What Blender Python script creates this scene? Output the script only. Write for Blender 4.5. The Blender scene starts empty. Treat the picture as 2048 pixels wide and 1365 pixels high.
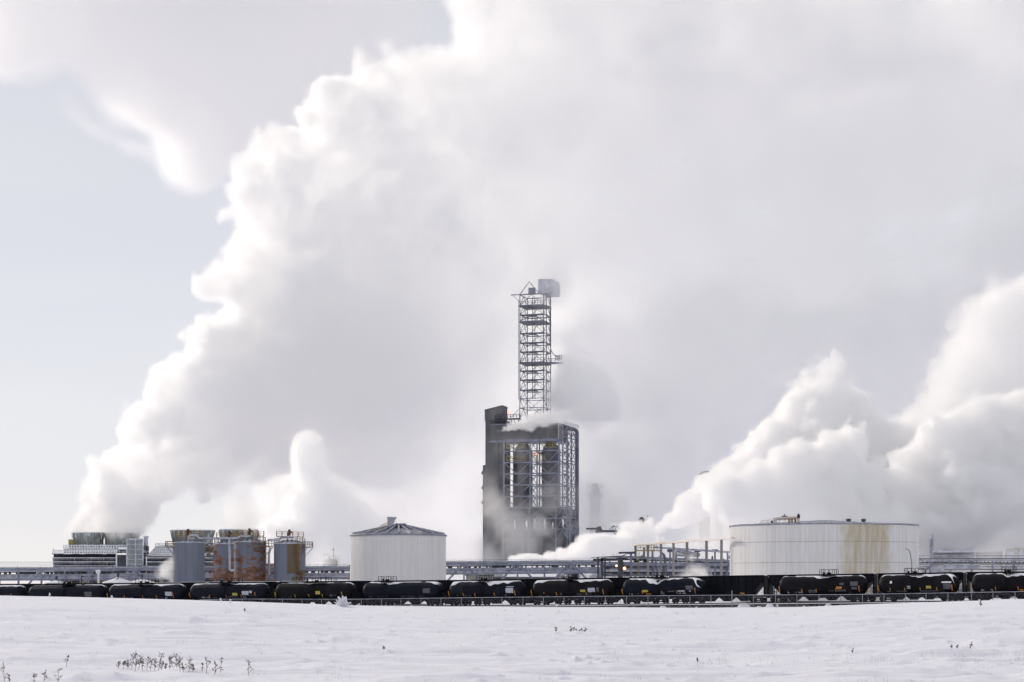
import bpy, bmesh, math, random, os
import numpy as np
from mathutils import Vector, Matrix
# ---------------------------------------------------------------- camera, sky, sun, exposure
sc = bpy.context.scene
COL = sc.collection
F = 3800.0; CX = 1024.0; HY = 1175.0          # focal length and horizon row of the photograph, in its pixels
cam = bpy.data.objects.new('camera', bpy.data.cameras.new('camera')); COL.objects.link(cam); sc.camera = cam
cam.rotation_euler = (math.pi/2, 0, 0); cam.data.sensor_width = 36
cam.data.lens = F/2048*36; cam.data.shift_y = (HY-682.5)/2048
cam.data.clip_start = .5; cam.data.clip_end = 60000
SUN_AZ, SUN_EL = math.radians(-50), math.radians(24)
w = bpy.data.worlds.new("World"); sc.world = w; w.use_nodes = True
nt = w.node_tree; bg = nt.nodes['Background']
sky = nt.nodes.new('ShaderNodeTexSky'); sky.sky_type = 'NISHITA'; sky.sun_disc = False
sky.sun_elevation = SUN_EL; sky.sun_rotation = SUN_AZ; sky.air_density = 1.0; sky.dust_density = .3
tc = nt.nodes.new('ShaderNodeTexCoord'); mp = nt.nodes.new('ShaderNodeMapping'); mp.inputs['Scale'].default_value = (2.2, 2.2, 15)
no = nt.nodes.new('ShaderNodeTexNoise'); no.inputs['Scale'].default_value = 1.6; no.inputs['Detail'].default_value = 5; no.inputs['Roughness'].default_value = .5
nt.links.new(tc.outputs['Generated'], mp.inputs[0]); nt.links.new(mp.outputs[0], no.inputs['Vector'])
cr = nt.nodes.new('ShaderNodeValToRGB')
cr.color_ramp.elements[0].position = .34; cr.color_ramp.elements[0].color = (.81, .805, .875, 1)
cr.color_ramp.elements[1].position = .66; cr.color_ramp.elements[1].color = (.845, .838, .885, 1)
nt.links.new(no.outputs['Fac'], cr.inputs[0])
sp = nt.nodes.new('ShaderNodeSeparateXYZ'); nt.links.new(tc.outputs['Generated'], sp.inputs[0])
el = nt.nodes.new('ShaderNodeMapRange'); el.inputs['From Min'].default_value = 0; el.inputs['From Max'].default_value = .9
el.inputs['To Min'].default_value = 10.2; el.inputs['To Max'].default_value = 6.4      # overcast haze is brightest low down
nt.links.new(sp.outputs['Z'], el.inputs['Value'])
vm = nt.nodes.new('ShaderNodeVectorMath'); vm.operation = 'SCALE'; nt.links.new(cr.outputs[0], vm.inputs[0]); nt.links.new(el.outputs[0], vm.inputs['Scale'])
mx = nt.nodes.new('ShaderNodeMix'); mx.data_type = 'RGBA'; mx.inputs[0].default_value = .88
nt.links.new(sky.outputs[0], mx.inputs[6]); nt.links.new(vm.outputs[0], mx.inputs[7]); nt.links.new(mx.outputs[2], bg.inputs[0])
bg.inputs[1].default_value = .1
L = bpy.data.lights.new('sun', 'SUN'); L.energy = 2.0; L.angle = math.radians(4); L.color = (1, .89, .74)
lo = bpy.data.objects.new('sun', L); COL.objects.link(lo)
sd = Vector((math.sin(SUN_AZ)*math.cos(SUN_EL), math.cos(SUN_AZ)*math.cos(SUN_EL), math.sin(SUN_EL)))
lo.rotation_euler = sd.to_track_quat('Z', 'Y').to_euler()
vs_ = sc.view_settings; vs_.view_transform = 'Standard'; vs_.look = 'None'; vs_.exposure = 0; vs_.gamma = 1
cy = sc.cycles
cy.max_bounces = 80; cy.diffuse_bounces = 3; cy.glossy_bounces = 3; cy.transparent_max_bounces = 16; cy.volume_bounces = int(os.environ.get('VB', '72'))
cy.volume_step_rate = float(os.environ.get('SR', '2.6')); cy.volume_max_steps = 256
cy.use_denoising = True; cy.denoiser = 'OPENIMAGEDENOISE'
cy.use_adaptive_sampling = True; cy.adaptive_threshold = .035; cy.time_limit = 750; cy.adaptive_min_samples = 16
cy.caustics_reflective = False; cy.caustics_refractive = False

def P(px, py, Y): return Vector(((px-CX)/F*Y, Y, (HY-py)/F*Y))     # a point of the photograph at depth Y
# ---------------------------------------------------------------- mesh helper
UP = Vector((0, 0, 1))
class MB:
    def __init__(s): s.v = []; s.f = []; s.sm = []
    def add(s, vs, fs, smooth=False):
        o = len(s.v); s.v += [tuple(v) for v in vs]; s.f += [tuple(i+o for i in f) for f in fs]; s.sm += [smooth]*len(fs); return s
    def quad(s, *p): return s.add(p, [tuple(range(len(p)))])
    def box(s, c, d, rz=0.0):
        c = Vector(c); ca, sa = math.cos(rz), math.sin(rz); vs = []
        for z in (-.5, .5):
            for x, y in ((-.5, -.5), (.5, -.5), (.5, .5), (-.5, .5)):
                X, Y = x*d[0], y*d[1]; vs.append((c.x+X*ca-Y*sa, c.y+X*sa+Y*ca, c.z+z*d[2]))
        return s.add(vs, [(3, 2, 1, 0), (4, 5, 6, 7), (0, 1, 5, 4), (1, 2, 6, 5), (2, 3, 7, 6), (3, 0, 4, 7)])
    def hexa(s, b, t): return s.add(list(b)+list(t), [(3, 2, 1, 0), (4, 5, 6, 7), (0, 1, 5, 4), (1, 2, 6, 5), (2, 3, 7, 6), (3, 0, 4, 7)])
    def bar(s, p, q, w, h=None):
        p, q = Vector(p), Vector(q); h = h or w; d = (q-p)
        if d.length < 1e-6: return s
        d.normalize(); a = d.cross(UP)
        if a.length < 1e-3: a = Vector((1, 0, 0))
        a.normalize(); b = a.cross(d); a = a*w/2; b = b*h/2
        return s.hexa([p-a-b, p+a-b, p+a+b, p-a+b], [q-a-b, q+a-b, q+a+b, q-a+b])
    def tube(s, p, q, r, n=8, r2=None):
        p, q = Vector(p), Vector(q); r2 = r if r2 is None else r2; d = q-p
        if d.length < 1e-6: return s
        d.normalize(); a = d.cross(UP)
        if a.length < 1e-3: a = Vector((1, 0, 0))
        a.normalize(); b = d.cross(a); vs = []
        for c, rr in ((p, r), (q, r2)):
            for i in range(n):
                t = 2*math.pi*i/n; vs.append(c+(a*math.cos(t)+b*math.sin(t))*rr)
        s.add(vs, [(i, (i+1) % n, n+(i+1) % n, n+i) for i in range(n)], n > 5)
        s.add(vs[:n], [tuple(range(n-1, -1, -1))]); s.add(vs[n:], [tuple(range(n))]); return s
    def path(s, pts, r, n=8):
        for p, q in zip(pts[:-1], pts[1:]): s.tube(p, q, r, n)
        return s
    def lathe(s, c, prof, n=48, close=True):
        c = Vector(c)
        for (r0, z0), (r1, z1) in zip(prof[:-1], prof[1:]):
            vs = []
            for r, z in ((r0, z0), (r1, z1)):
                for i in range(n):
                    t = 2*math.pi*i/n; vs.append((c.x+r*math.cos(t), c.y+r*math.sin(t), c.z+z))
            s.add(vs, [(i, (i+1) % n, n+(i+1) % n, n+i) for i in range(n)], True)
        return s
    def rail(s, pts, h=1.1, step=1.6, r=.035, mid=True):
        for p, q in zip(pts[:-1], pts[1:]):
            p, q = Vector(p), Vector(q); n = max(1, int((q-p).length/step))
            for i in range(n+1):
                c = p.lerp(q, i/n); s.bar(c, c+UP*h, r*2)
            s.bar(p+UP*h, q+UP*h, r*2)
            if mid: s.bar(p+UP*h*.55, q+UP*h*.55, r*1.6)
        return s
    def build(s, name, mat, parent=None, merge=False):
        me = bpy.data.meshes.new(name)
        off = Vector((0, 0, 0))
        if parent is not None and parent.get('_world'): off = parent.location
        me.from_pydata([(v[0]-off.x, v[1]-off.y, v[2]-off.z) for v in s.v], [], s.f)
        me.polygons.foreach_set('use_smooth', s.sm); me.materials.append(mat)
        if merge:
            b = bmesh.new(); b.from_mesh(me); bmesh.ops.remove_doubles(b, verts=b.verts, dist=1e-4); b.to_mesh(me); b.free()
        me.update(); o = bpy.data.objects.new(name, me); COL.objects.link(o)
        if parent is not None: o.parent = parent
        return o
def thing(name, label, cat, loc=(0, 0, 0), group=None, world=True):
    o = bpy.data.objects.new(name, None); COL.objects.link(o); o.location = loc; o.empty_display_size = .5
    o['label'] = label; o['category'] = cat
    if group: o['group'] = group
    if world: o['_world'] = 1
    return o
def tag(o, label=None, cat=None, group=None, kind=None):
    for k, v in (('label', label), ('category', cat), ('group', group), ('kind', kind)):
        if v: o[k] = v
    return o
# ---------------------------------------------------------------- materials
def mat(name, c1, c2=None, rough=.6, metal=0.0, scale=1.0, stretch=(1, 1, 1), lo=.4, hi=.62, bump=0.0, detail=5, bscale=None):
    m = bpy.data.materials.new(name); m.use_nodes = True; t = m.node_tree; b = t.nodes['Principled BSDF']
    b.inputs['Roughness'].default_value = rough; b.inputs['Metallic'].default_value = metal; b.inputs['Base Color'].default_value = (*c1, 1)
    if c2 is not None or bump:
        tc = t.nodes.new('ShaderNodeTexCoord'); mp = t.nodes.new('ShaderNodeMapping'); mp.inputs['Scale'].default_value = stretch
        t.links.new(tc.outputs['Object'], mp.inputs[0]); n = t.nodes.new('ShaderNodeTexNoise'); n.inputs['Scale'].default_value = scale; n.inputs['Detail'].default_value = detail
        t.links.new(mp.outputs[0], n.inputs['Vector'])
        if c2 is not None:
            r = t.nodes.new('ShaderNodeValToRGB'); r.color_ramp.elements[0].position = lo; r.color_ramp.elements[1].position = hi
            r.color_ramp.elements[0].color = (*c1, 1); r.color_ramp.elements[1].color = (*c2, 1)
            t.links.new(n.outputs['Fac'], r.inputs[0]); t.links.new(r.outputs[0], b.inputs['Base Color'])
        if bump:
            u = t.nodes.new('ShaderNodeBump'); u.inputs['Strength'].default_value = bump; u.inputs['Distance'].default_value = .1
            t.links.new(n.outputs['Fac'], u.inputs['Height']); t.links.new(u.outputs[0], b.inputs['Normal'])
    return m
def dark_paint(m):
    m.node_tree.nodes['Principled BSDF'].inputs['Specular IOR Level'].default_value = .12; return m
def emit(name, c, s):
    m = mat(name, c); b = m.node_tree.nodes['Principled BSDF']; b.inputs['Emission Color'].default_value = (*c, 1); b.inputs['Emission Strength'].default_value = s; return m
def rusty(name, zfull, top, patches):     # painted steel with rust that thickens towards the base
    m = bpy.data.materials.new(name); m.use_nodes = True; t = m.node_tree; b = t.nodes['Principled BSDF']; b.inputs['Roughness'].default_value = .6
    N = t.nodes.new; K = t.links.new
    tc = N('ShaderNodeTexCoord'); mp = N('ShaderNodeMapping'); mp.inputs['Scale'].default_value = (.5, .5, 1.1); K(tc.outputs['Object'], mp.inputs[0])
    n = N('ShaderNodeTexNoise'); n.inputs['Scale'].default_value = .9; n.inputs['Detail'].default_value = 7; n.inputs['Roughness'].default_value = .62; K(mp.outputs[0], n.inputs['Vector'])
    s = N('ShaderNodeSeparateXYZ'); K(tc.outputs['Object'], s.inputs[0])
    g = N('ShaderNodeMapRange'); g.inputs['From Min'].default_value = 0; g.inputs['From Max'].default_value = zfull; g.inputs['To Min'].default_value = .2; g.inputs['To Max'].default_value = top
    K(s.outputs['Z'], g.inputs['Value']); a = N('ShaderNodeMath'); a.operation = 'ADD'; K(n.outputs['Fac'], a.inputs[0]); K(g.outputs[0], a.inputs[1])
    r = N('ShaderNodeValToRGB'); e = r.color_ramp.elements; e[0].position = .55; e[0].color = (.15, .17, .22, 1); e[1].position = .61; e[1].color = (.2, .085, .045, 1)
    x = r.color_ramp.elements.new(.75); x.color = (.075, .045, .035, 1); K(a.outputs[0], r.inputs[0])
    n2 = N('ShaderNodeTexNoise'); n2.inputs['Scale'].default_value = .5; n2.inputs['Detail'].default_value = 4; mp2 = N('ShaderNodeMapping'); mp2.inputs['Scale'].default_value = (3, 3, .25); K(tc.outputs['Object'], mp2.inputs[0]); K(mp2.outputs[0], n2.inputs['Vector'])
    mm = N('ShaderNodeMapRange'); mm.inputs['To Min'].default_value = .75; mm.inputs['To Max'].default_value = 1.3; K(n2.outputs['Fac'], mm.inputs['Value'])
    sc_ = N('ShaderNodeVectorMath'); sc_.operation = 'SCALE'; K(r.outputs[0], sc_.inputs[0]); K(mm.outputs[0], sc_.inputs['Scale']); K(sc_.outputs[0], b.inputs['Base Color']); return m
M = dict(
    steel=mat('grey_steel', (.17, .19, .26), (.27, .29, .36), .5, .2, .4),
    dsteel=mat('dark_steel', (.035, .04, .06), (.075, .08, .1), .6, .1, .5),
    msteel=mat('weathered_steel', (.1, .11, .15), (.17, .18, .22), .6, .1, .6),
    galv=mat('galvanised_pipe', (.3, .32, .39), (.5, .52, .58), .4, .5, .8),
    yellow=mat('ochre_railing_paint', (.34, .2, .045), (.2, .09, .03), .6, 0, 1.5),
    olive=mat('pale_ochre_paint', (.36, .3, .12), (.25, .21, .1), .6, 0, 1),
    frost=mat('frosted_timber', (.62, .65, .74), (.32, .35, .42), .8, 0, .8, (1, 1, 1), .45, .7),
    snow=mat('snow_cap', (.84, .85, .9), None, .9, 0, 3, bump=.3),
    ice=mat('icy_slats', (.10, .105, .1), (.62, .66, .74), .7, 0, .45, (1, 1, 1.6), .52, .6, detail=7),
    louvre=mat('grey_louvre', (.2, .2, .2), (.4, .41, .43), .8, 0, .35, (.5, .5, 1.5)),
    stack=mat('fan_stack_green', (.24, .27, .26), (.34, .37, .37), .8, 0, .3),
    black=dark_paint(mat('black_tank_paint', (.006, .0075, .015), (.011, .014, .025), .6, 0, .5, (.6, 1, 1))),
    blackb=dark_paint(mat('brownish_black_paint', (.0065, .0065, .009), (.013, .012, .015), .65, 0, .5)),
    blackg=dark_paint(mat('worn_slate_black_paint', (.007, .0085, .015), (.022, .028, .04), .6, 0, .35, (1, 1, 1), .5, .7)),
    under=dark_paint(mat('black_running_gear', (.008, .008, .011), (.018, .016, .016), .8, 0, 1)),
    hop=dark_paint(mat('dark_hopper_paint', (.006, .007, .012), (.012, .013, .02), .6, 0, .4)),
    stripe=mat('amber_reflector', (.5, .21, .03), None, .5),
    yel=mat('yellow_decal', (.5, .42, .06), (.33, .28, .04), .5, 0, 3),
    wht=mat('white_decal', (.5, .52, .58), (.36, .38, .42), .6, 0, 3),
    gry=mat('faded_decal', (.11, .115, .13), (.06, .062, .075), .6, 0, 3),
    red=mat('red_orange_paint', (.55, .07, .025), (.42, .05, .02), .5, 0, .8),
    conc=mat('concrete', (.21, .21, .23), (.29, .285, .3), .85, 0, .25, (1, 1, .5)),
    dconc=mat('sooty_concrete', (.045, .048, .062), (.085, .085, .095), .85, 0, .2),
    clad=mat('grey_brown_cladding', (.10, .104, .115), (.155, .152, .155), .7, 0, .15, (1, 1, .2)),
    drum=mat('drum_steel', (.2, .2, .22), (.13, .13, .15), .5, .2, .15, (1, 1, .4)),
    white=mat('white_insulation', (.60, .62, .68), (.52, .54, .6), .42, .0, .35, (2.5, 2.5, .12)),
    roofm=mat('roof_seam_metal', (.2, .22, .28), (.3, .31, .36), .45, .5, .5),
    beige=mat('beige_siding', (.3, .29, .25), (.24, .235, .21), .8, 0, .5),
    ballast=mat('dark_ballast', (.015, .015, .02), (.07, .065, .065), .95, 0, 2.2, bump=.8, detail=8),
    hotpipe=mat('white_topped_pipe', (.8, .76, .7), (.62, .4, .25), .5, 0, .3, (.3, .3, 1), .5, .75),
    weed=mat('dry_stem', (.27, .23, .2), (.15, .13, .12), .9, 0, 9),
    seed=mat('dark_seed_head', (.10, .088, .095), (.2, .18, .175), .9, 0, 20),
    straw=mat('pale_straw', (.55, .5, .42), (.4, .36, .3), .9, 0, 5),
    rime=mat('rime_frost', (.8, .82, .86), None, .9, 0, 3, bump=.3),
    wire=mat('wire_grey', (.25, .26, .3), None, .5, .5),
    lampred=emit('red_lamp_glow', (1, .12, .04), 6), lamporange=emit('orange_lamp_glow', (1, .35, .12), 9),
)
# ---------------------------------------------------------------- ground
TS = np.array([385., 340., 320., 300.]); TZ = np.array([-3.95, -3.25, -2.6, -2.05])
TL = Vector((-103.7, 385.0)); TR = Vector((80.8, 300.0)); TD = (TR-TL).normalized(); TN = Vector((TD.y, -TD.x))*-1   # TN points away from the camera
if TN.y < 0: TN = -TN
def rail_z(Y): return float(np.interp(-Y, -TS, TZ)) if Y > 300 else -2.05
def on_track(px, off=0.0):
    k = (px-CX)/F; p0 = TL+TN*off
    s = (k*p0.y-p0.x)/(TD.x-k*TD.y); return p0+TD*s
PXS = [-3000, 0, 200, 360, 480, 700, 900, 1240, 1470, 1560, 1740, 2048, 5000]
YC = [1192, 1192, 1196, 1200, 1204, 1212, 1214.5, 1216, 1219, 1217.5, 1209.5, 1199.5, 1194]
rg = np.random.default_rng(3)
def tex(n, cells, octs, gain=.5):
    out = np.zeros((n, n)); a = 1
    for o in range(octs):
        c = int(cells*2**o); g = rg.standard_normal((c, c)); t = np.arange(n)*c/n; i = t.astype(int); f = t-i; f = f*f*(3-2*f)
        g0 = g[i % c]*(1-f)[:, None]+g[(i+1) % c]*f[:, None]; out += a*(g0[:, i % c]*(1-f)+g0[:, (i+1) % c]*f); a *= gain
    return out
T1 = tex(1024, 16, 6, .42)
def samp(T, u, v):
    n = T.shape[0]; u = np.mod(u, 1)*n; v = np.mod(v, 1)*n; i = u.astype(int) % n; j = v.astype(int) % n; a = u-np.floor(u); b = v-np.floor(v)
    return (T[i, j]*(1-a)+T[(i+1) % n, j]*a)*(1-b)+(T[i, (j+1) % n]*(1-a)+T[(i+1) % n, (j+1) % n]*a)*b
def ground_z(X, Y):
    X = np.asarray(X, float); Y = np.asarray(Y, float)
    px = CX+F*X/np.maximum(Y, 5); yc = np.interp(px, PXS, YC); zc = -(yc-HY)/F*250
    t = np.clip((Y-38)/212, -.1, 1); z1 = -1.95+(zc+1.95)*np.sign(t)*np.abs(t)**.9
    z1 = np.where(Y < 38, -1.95, z1)
    # ground in front of and behind the track
    k = X/np.maximum(Y, 5); s = (k*TL.y-TL.x)/(TD.x-k*TD.y); yt = np.clip(TL.y+TD.y*s, 295, 500)
    zb = np.interp(-yt, -TS, TZ)-.75
    q = np.clip((Y-255)/40, 0, 1); q = q*q*(3-2*q)
    z = z1*(1-q)+zb*q
    far = np.clip((Y-430)/200, 0, 1); z = z*(1-far)+(-3.4)*far
    amp = np.clip(1-(Y-200)/60, 0.12, 1); near = np.clip((150-Y)/90, 0, 1)
    d = samp(T1, X/160+.13, Y/40)*.10+samp(T1, X/60+.4, Y/9+.2)*.006
    rid = 1-np.abs(samp(T1, X/150+.7, Y/30+.5))*1.3; rid = np.clip(rid, 0, 1)**5*.13+np.clip(1-np.abs(samp(T1, X/110+.2, Y/9+.35))*1.2, 0, 1)**6*.06*near+samp(T1, X/60+.6, Y/4)*.005*near
    br = np.clip((px-1350)/500, 0, 1)*np.clip((75-Y)/25, 0, 1); d = d+br*(.06+.05*samp(T1, X/18+.3, Y/12+.1)*.6)
    return z+(d+rid)*amp
def gz(X, Y): return float(ground_z(X, Y))
ks = np.concatenate([np.linspace(-5, -.34, 14)[:-1], np.linspace(-.34, .34, 620), np.linspace(.34, 5, 14)[1:]])
ys = np.concatenate([np.geomspace(6, 30, 30)[:-1], np.geomspace(30, 130, 330)[:-1], np.geomspace(130, 460, 150)[:-1], np.geomspace(460, 30000, 30)])
YY, KK = np.meshgrid(ys, ks, indexing='ij'); XX = YY*KK; ZZ = ground_z(XX, YY)
nr, nc = XX.shape; co = np.stack([XX, YY, ZZ], -1).reshape(-1, 3); idx = np.arange(nr*nc).reshape(nr, nc)
fc = np.stack([idx[:-1, :-1], idx[:-1, 1:], idx[1:, 1:], idx[1:, :-1]], -1).reshape(-1, 4)
ap = np.array([(-4000, -3000, -2.4), (4000, -3000, -2.4), (4000, 60, -2.6), (-4000, 60, -2.6)]); fc = np.concatenate([fc, [[len(co)+i for i in range(4)]]]); co = np.concatenate([co, ap])
me = bpy.data.meshes.new('snow_field'); me.vertices.add(len(co)); me.vertices.foreach_set('co', co.astype(np.float32).ravel())
me.loops.add(len(fc)*4); me.loops.foreach_set('vertex_index', fc.astype(np.int32).ravel()); me.polygons.add(len(fc)); me.polygons.foreach_set('loop_start', np.arange(0, len(fc)*4, 4, dtype=np.int32))
me.update(calc_edges=True); me.validate(); me.polygons.foreach_set('use_smooth', [True]*len(me.polygons))
sn = bpy.data.materials.new('wind_packed_snow'); sn.use_nodes = True; t = sn.node_tree; b = t.nodes['Principled BSDF']; b.inputs['Roughness'].default_value = .75
tcn = t.nodes.new('ShaderNodeTexCoord'); bh = None
for sx, sy, sc1, st in ((.12, .9, 1.0, .14), (.4, 1.8, 1.8, .03)):
    mp = t.nodes.new('ShaderNodeMapping'); mp.inputs['Scale'].default_value = (sx, sy, 1); mp.inputs['Rotation'].default_value = (0, 0, .12)
    n = t.nodes.new('ShaderNodeTexNoise'); n.inputs['Scale'].default_value = sc1; n.inputs['Detail'].default_value = 6; n.inputs['Roughness'].default_value = .6
    u = t.nodes.new('ShaderNodeBump'); u.inputs['Distance'].default_value = st; u.inputs['Strength'].default_value = 1
    t.links.new(tcn.outputs['Object'], mp.inputs[0]); t.links.new(mp.outputs[0], n.inputs['Vector']); t.links.new(n.outputs['Fac'], u.inputs['Height'])
    if bh: t.links.new(bh.outputs[0], u.inputs['Normal'])
    bh = u
t.links.new(bh.outputs[0], b.inputs['Normal']); b.inputs['Base Color'].default_value = (.875, .88, .945, 1); me.materials.append(sn)
gr = bpy.data.objects.new('snow_field', me); COL.objects.link(gr); gr['kind'] = 'structure'
# track bed: dark ballast under both tracks, rails on it
def track_pt(s, off, dz=0.0):
    p = TL+TD*s+TN*off; c = TL+TD*s; return Vector((p.x, p.y, rail_z(c.y)+dz))
mb = MB(); prof = [(-3.2, -.95), (-2.0, -.28), (7.2, -.28), (9.0, -.95)]; ss = list(range(-80, 300, 6))
for a, c in zip(ss[:-1], ss[1:]):
    for (o1, z1), (o2, z2) in zip(prof[:-1], prof[1:]): mb.quad(track_pt(a, o1, z1), track_pt(c, o1, z1), track_pt(c, o2, z2), track_pt(a, o2, z2))
tag(mb.build('track_bed', M['ballast'], merge=True), kind='structure')
mb = MB()
for off in (-.72, .72, 4.78, 6.22):
    for a, c in zip(ss[:-1], ss[1:]): mb.bar(track_pt(a, off, -.08), track_pt(c, off, -.08), .07, .15)
tag(mb.build('rails', M['under']), kind='structure')

# ---------------------------------------------------------------- round tanks
def cage_ladder(mb, base, h, out, w=.5):
    out = Vector(out).normalized(); side = out.cross(UP); b = Vector(base)
    for s_ in (-1, 1): mb.bar(b+side*w/2*s_, b+side*w/2*s_+UP*h, .07)
    k = 0.0
    while k < h: mb.bar(b-side*w/2+UP*k, b+side*w/2+UP*k, .05); k += .6
    for j in (-1, -.5, 0, .5, 1):
        o = out*(.75*math.cos(j*1.2))+side*(.45*math.sin(j*1.57)); mb.bar(b+o+UP*2.2, b+o+UP*(h+1), .05)
    k = 2.2
    while k < h+1:
        q = [b+out*(.75*math.cos(j*1.2))+side*(.45*math.sin(j*1.57))+UP*k for j in (-1, -.5, 0, .5, 1)]
        for p1, p2 in zip(q[:-1], q[1:]): mb.bar(p1, p2, .05)
        k += 1.3
def arc(c, r, a0, a1, n, z): return [Vector((c.x+r*math.cos(math.radians(a0+(a1-a0)*i/n)), c.y+r*math.sin(math.radians(a0+(a1-a0)*i/n)), z)) for i in range(n+1)]
def storage_tank(x0, x1, ytop, yapex, Y, label, mt, plats, ladders, motor=True, seed=0):
    c = P((x0+x1)/2, HY, Y); R = (x1-x0)/2/F*Y; z0 = -3.3; zt = (HY-ytop)/F*(Y-R*.5); za = (HY-yapex)/F*Y; za = max(za, zt+.25)
    r = thing('storage_tank', label, 'tank', (c.x, c.y, z0), 'weathered grey process tanks beside the rail line')
    c0 = Vector((c.x, c.y, 0))
    MB().lathe(c0, [(R, z0), (R, zt)], 64).build('shell', mt, r)
    MB().lathe(c0, [(R+.06, zt-.12), (R+.06, zt+.03), (.01, za)], 64).build('roof', M['frost'], r)
    m = MB()
    for k in range(14):
        a = math.radians(k*360/14+6); m.bar((c.x+R*math.cos(a), c.y+R*math.sin(a), zt+.1), (c.x+.6*math.cos(a), c.y+.6*math.sin(a), za+.08), .14, .16)
    m.build('roof_rafters', M['steel'], r)
    m = MB()
    m.rail(arc(c0, R-.1, -175, 185, 22, zt+.05), 1.05, 2, .035)
    m.build('railing', M['msteel'], r)
    if motor:
        m = MB(); m.bar((c.x-R*.8, c.y-1, za+.9), (c.x+R*.9, c.y-1, za+.7), .9, .18)
        m.rail([(c.x-R*.8, c.y-1.4, za+.95), (c.x+R*.9, c.y-1.4, za+.75)], 1.1, 1.1, .05); m.rail([(c.x-R*.8, c.y-.5, za+.95), (c.x+R*.9, c.y-.5, za+.75)], 1.1, 1.1, .05)
        for fx in (-.7, -.1, .5, .85): m.bar((c.x+R*fx, c.y-1, zt), (c.x+R*fx, c.y-1, za+.9), .14)
        m.build('walkway', M['yellow'], r)
        m = MB(); m.box((c.x, c.y-.9, za+1.35), (.6, .6, .7)); m.tube((c.x, c.y-.9, za+1.6), (c.x, c.y-.9, za+2.5), .3, 10); m.tube((c.x-.2, c.y-.9, za+1.9), (c.x+.7, c.y-.9, za+1.9), .22, 8); m.build('agitator_motor', mat('dark_red_motor', (.06, .02, .03), None, .5), r)
    for a0, a1, zf in plats:
        z = z0+(zt-z0)*zf; m = MB(); n = 5
        o = arc(c0, R+1.7, a0, a1, n, z); i_ = arc(c0, R, a0, a1, n, z)
        for j in range(n): m.hexa([i_[j]-UP*.18, o[j]-UP*.18, o[j+1]-UP*.18, i_[j+1]-UP*.18], [i_[j], o[j], o[j+1], i_[j+1]])
        m.rail(o, 1.15, 1.0, .05); m.rail([o[0], i_[0]], 1.15, 1.0, .05); m.rail([o[-1], i_[-1]], 1.15, 1.0, .05)
        m.build('platform', M['yellow'], r)
        for p1, p2 in ((o[0], i_[0]), (o[-1], i_[-1])): MB().bar(p1-UP*.2, p2-UP*2.0, .14).build('bracket', M['steel'], r)
    for a, f0, f1 in ladders:
        d = Vector((math.cos(math.radians(a)), math.sin(math.radians(a)), 0)); m = MB(); cage_ladder(m, c0+d*(R+.2)+UP*(z0+(zt-z0)*f0), (zt-z0)*(f1-f0), d, .7); m.build('ladder', M['yellow'], r)
    return r, c0, R, z0, zt, za
g1 = rusty('tank_paint_lightly_rusted', 6, -.32, 0); g2 = rusty('tank_paint_heavily_rusted', 15, -.02, 1)
t1 = storage_tank(346, 409, 1085, 1080, 440, 'grey blue storage tank, leftmost of the rust streaked tanks, rusty only at its foot', g1, [(165, 215, .93)], [])
m = MB(); R = t1[2]; c = t1[1]; za = t1[5]
t2 = storage_tank(428, 492, 1088, 1083, 464, 'brown rusted storage tank half hidden behind the patchy rusted tank', g2, [(170, 215, .86), (175, 215, .32)], [(190, 0, .9)])
t3 = storage_tank(468, 532, 1084, 1079, 442, 'grey storage tank with large rust patches all over its shell', g2, [(-75, 0, .93)], [(-12, 0, .93)])
t4 = storage_tank(548, 611, 1087, 1081, 440, 'grey blue storage tank with brown side panel and two caged ladders', g1, [(-35, 12, .94), (-60, -36, .45)], [(-52, .45, .95), (-40, 0, .48)])
c, R, z0, zt = t4[1], t4[2], t4[3], t4[4]; m = MB()
for lo_, hi_, a0, a1 in ((.48, 1.0, -92, -50), (0, .42, -77, -38)):
    q = arc(c, R+.05, a0, a1, 8, 0)
    for p1, p2 in zip(q[:-1], q[1:]): m.quad(p1+UP*(z0+(zt-z0)*lo_), p2+UP*(z0+(zt-z0)*lo_), p2+UP*(z0+(zt-z0)*hi_), p1+UP*(z0+(zt-z0)*hi_))
m.build('side_panel', mat('brown_panel', (.10, .075, .05), (.14, .11, .07), .8, 0, .6, (1, 1, .2)), t4[0])
# pipe between the tank tops
r = thing('overhead_pipe', 'thin frosted pipe crossing from tank top to tank top with one long drop leg', 'pipe', P(440, 1077, 438))
m = MB(); Y = 437
m.path([P(378, 1075, Y), P(380, 1071, Y), P(394, 1071, Y), P(398, 1077, Y), P(478, 1077, Y), P(480, 1073, Y), P(500, 1073, Y)], .24, 8)
m.path([P(459, 1077, Y), P(460, 1141, Y), P(470, 1141, Y)], .3, 8); m.build('pipe', M['galv'], r)
m = MB(); m.path([P(535, 1080, Y), P(560, 1080, Y), P(561, 1075, Y), P(588, 1075, Y)], .2, 8); m.build('pipe', M['galv'], r)
# red banded tank
c = P(541, HY, 470); r = thing('red_tank', 'bright red tank with white bands between two grey tanks', 'tank', (c.x, c.y, -3.3)); R = 1.35
MB().lathe((c.x, c.y, 0), [(R, -3.3), (R, 5.6), (.01, 6.0)], 32).build('shell', M['red'], r)
m = MB()
for py in (1144, 1130): z = (HY-py)/F*468; m.lathe((c.x, c.y, z), [(R+.02, 0), (R+.04, .02), (R+.04, .35), (R+.02, .37)], 32)
m.build('band', M['wht'], r)
m = MB(); m.path([P(538, 1150, 466), P(538, 1110, 466), P(541, 1095, 466)], .28); m.build('pipe', M['galv'], r)
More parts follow.
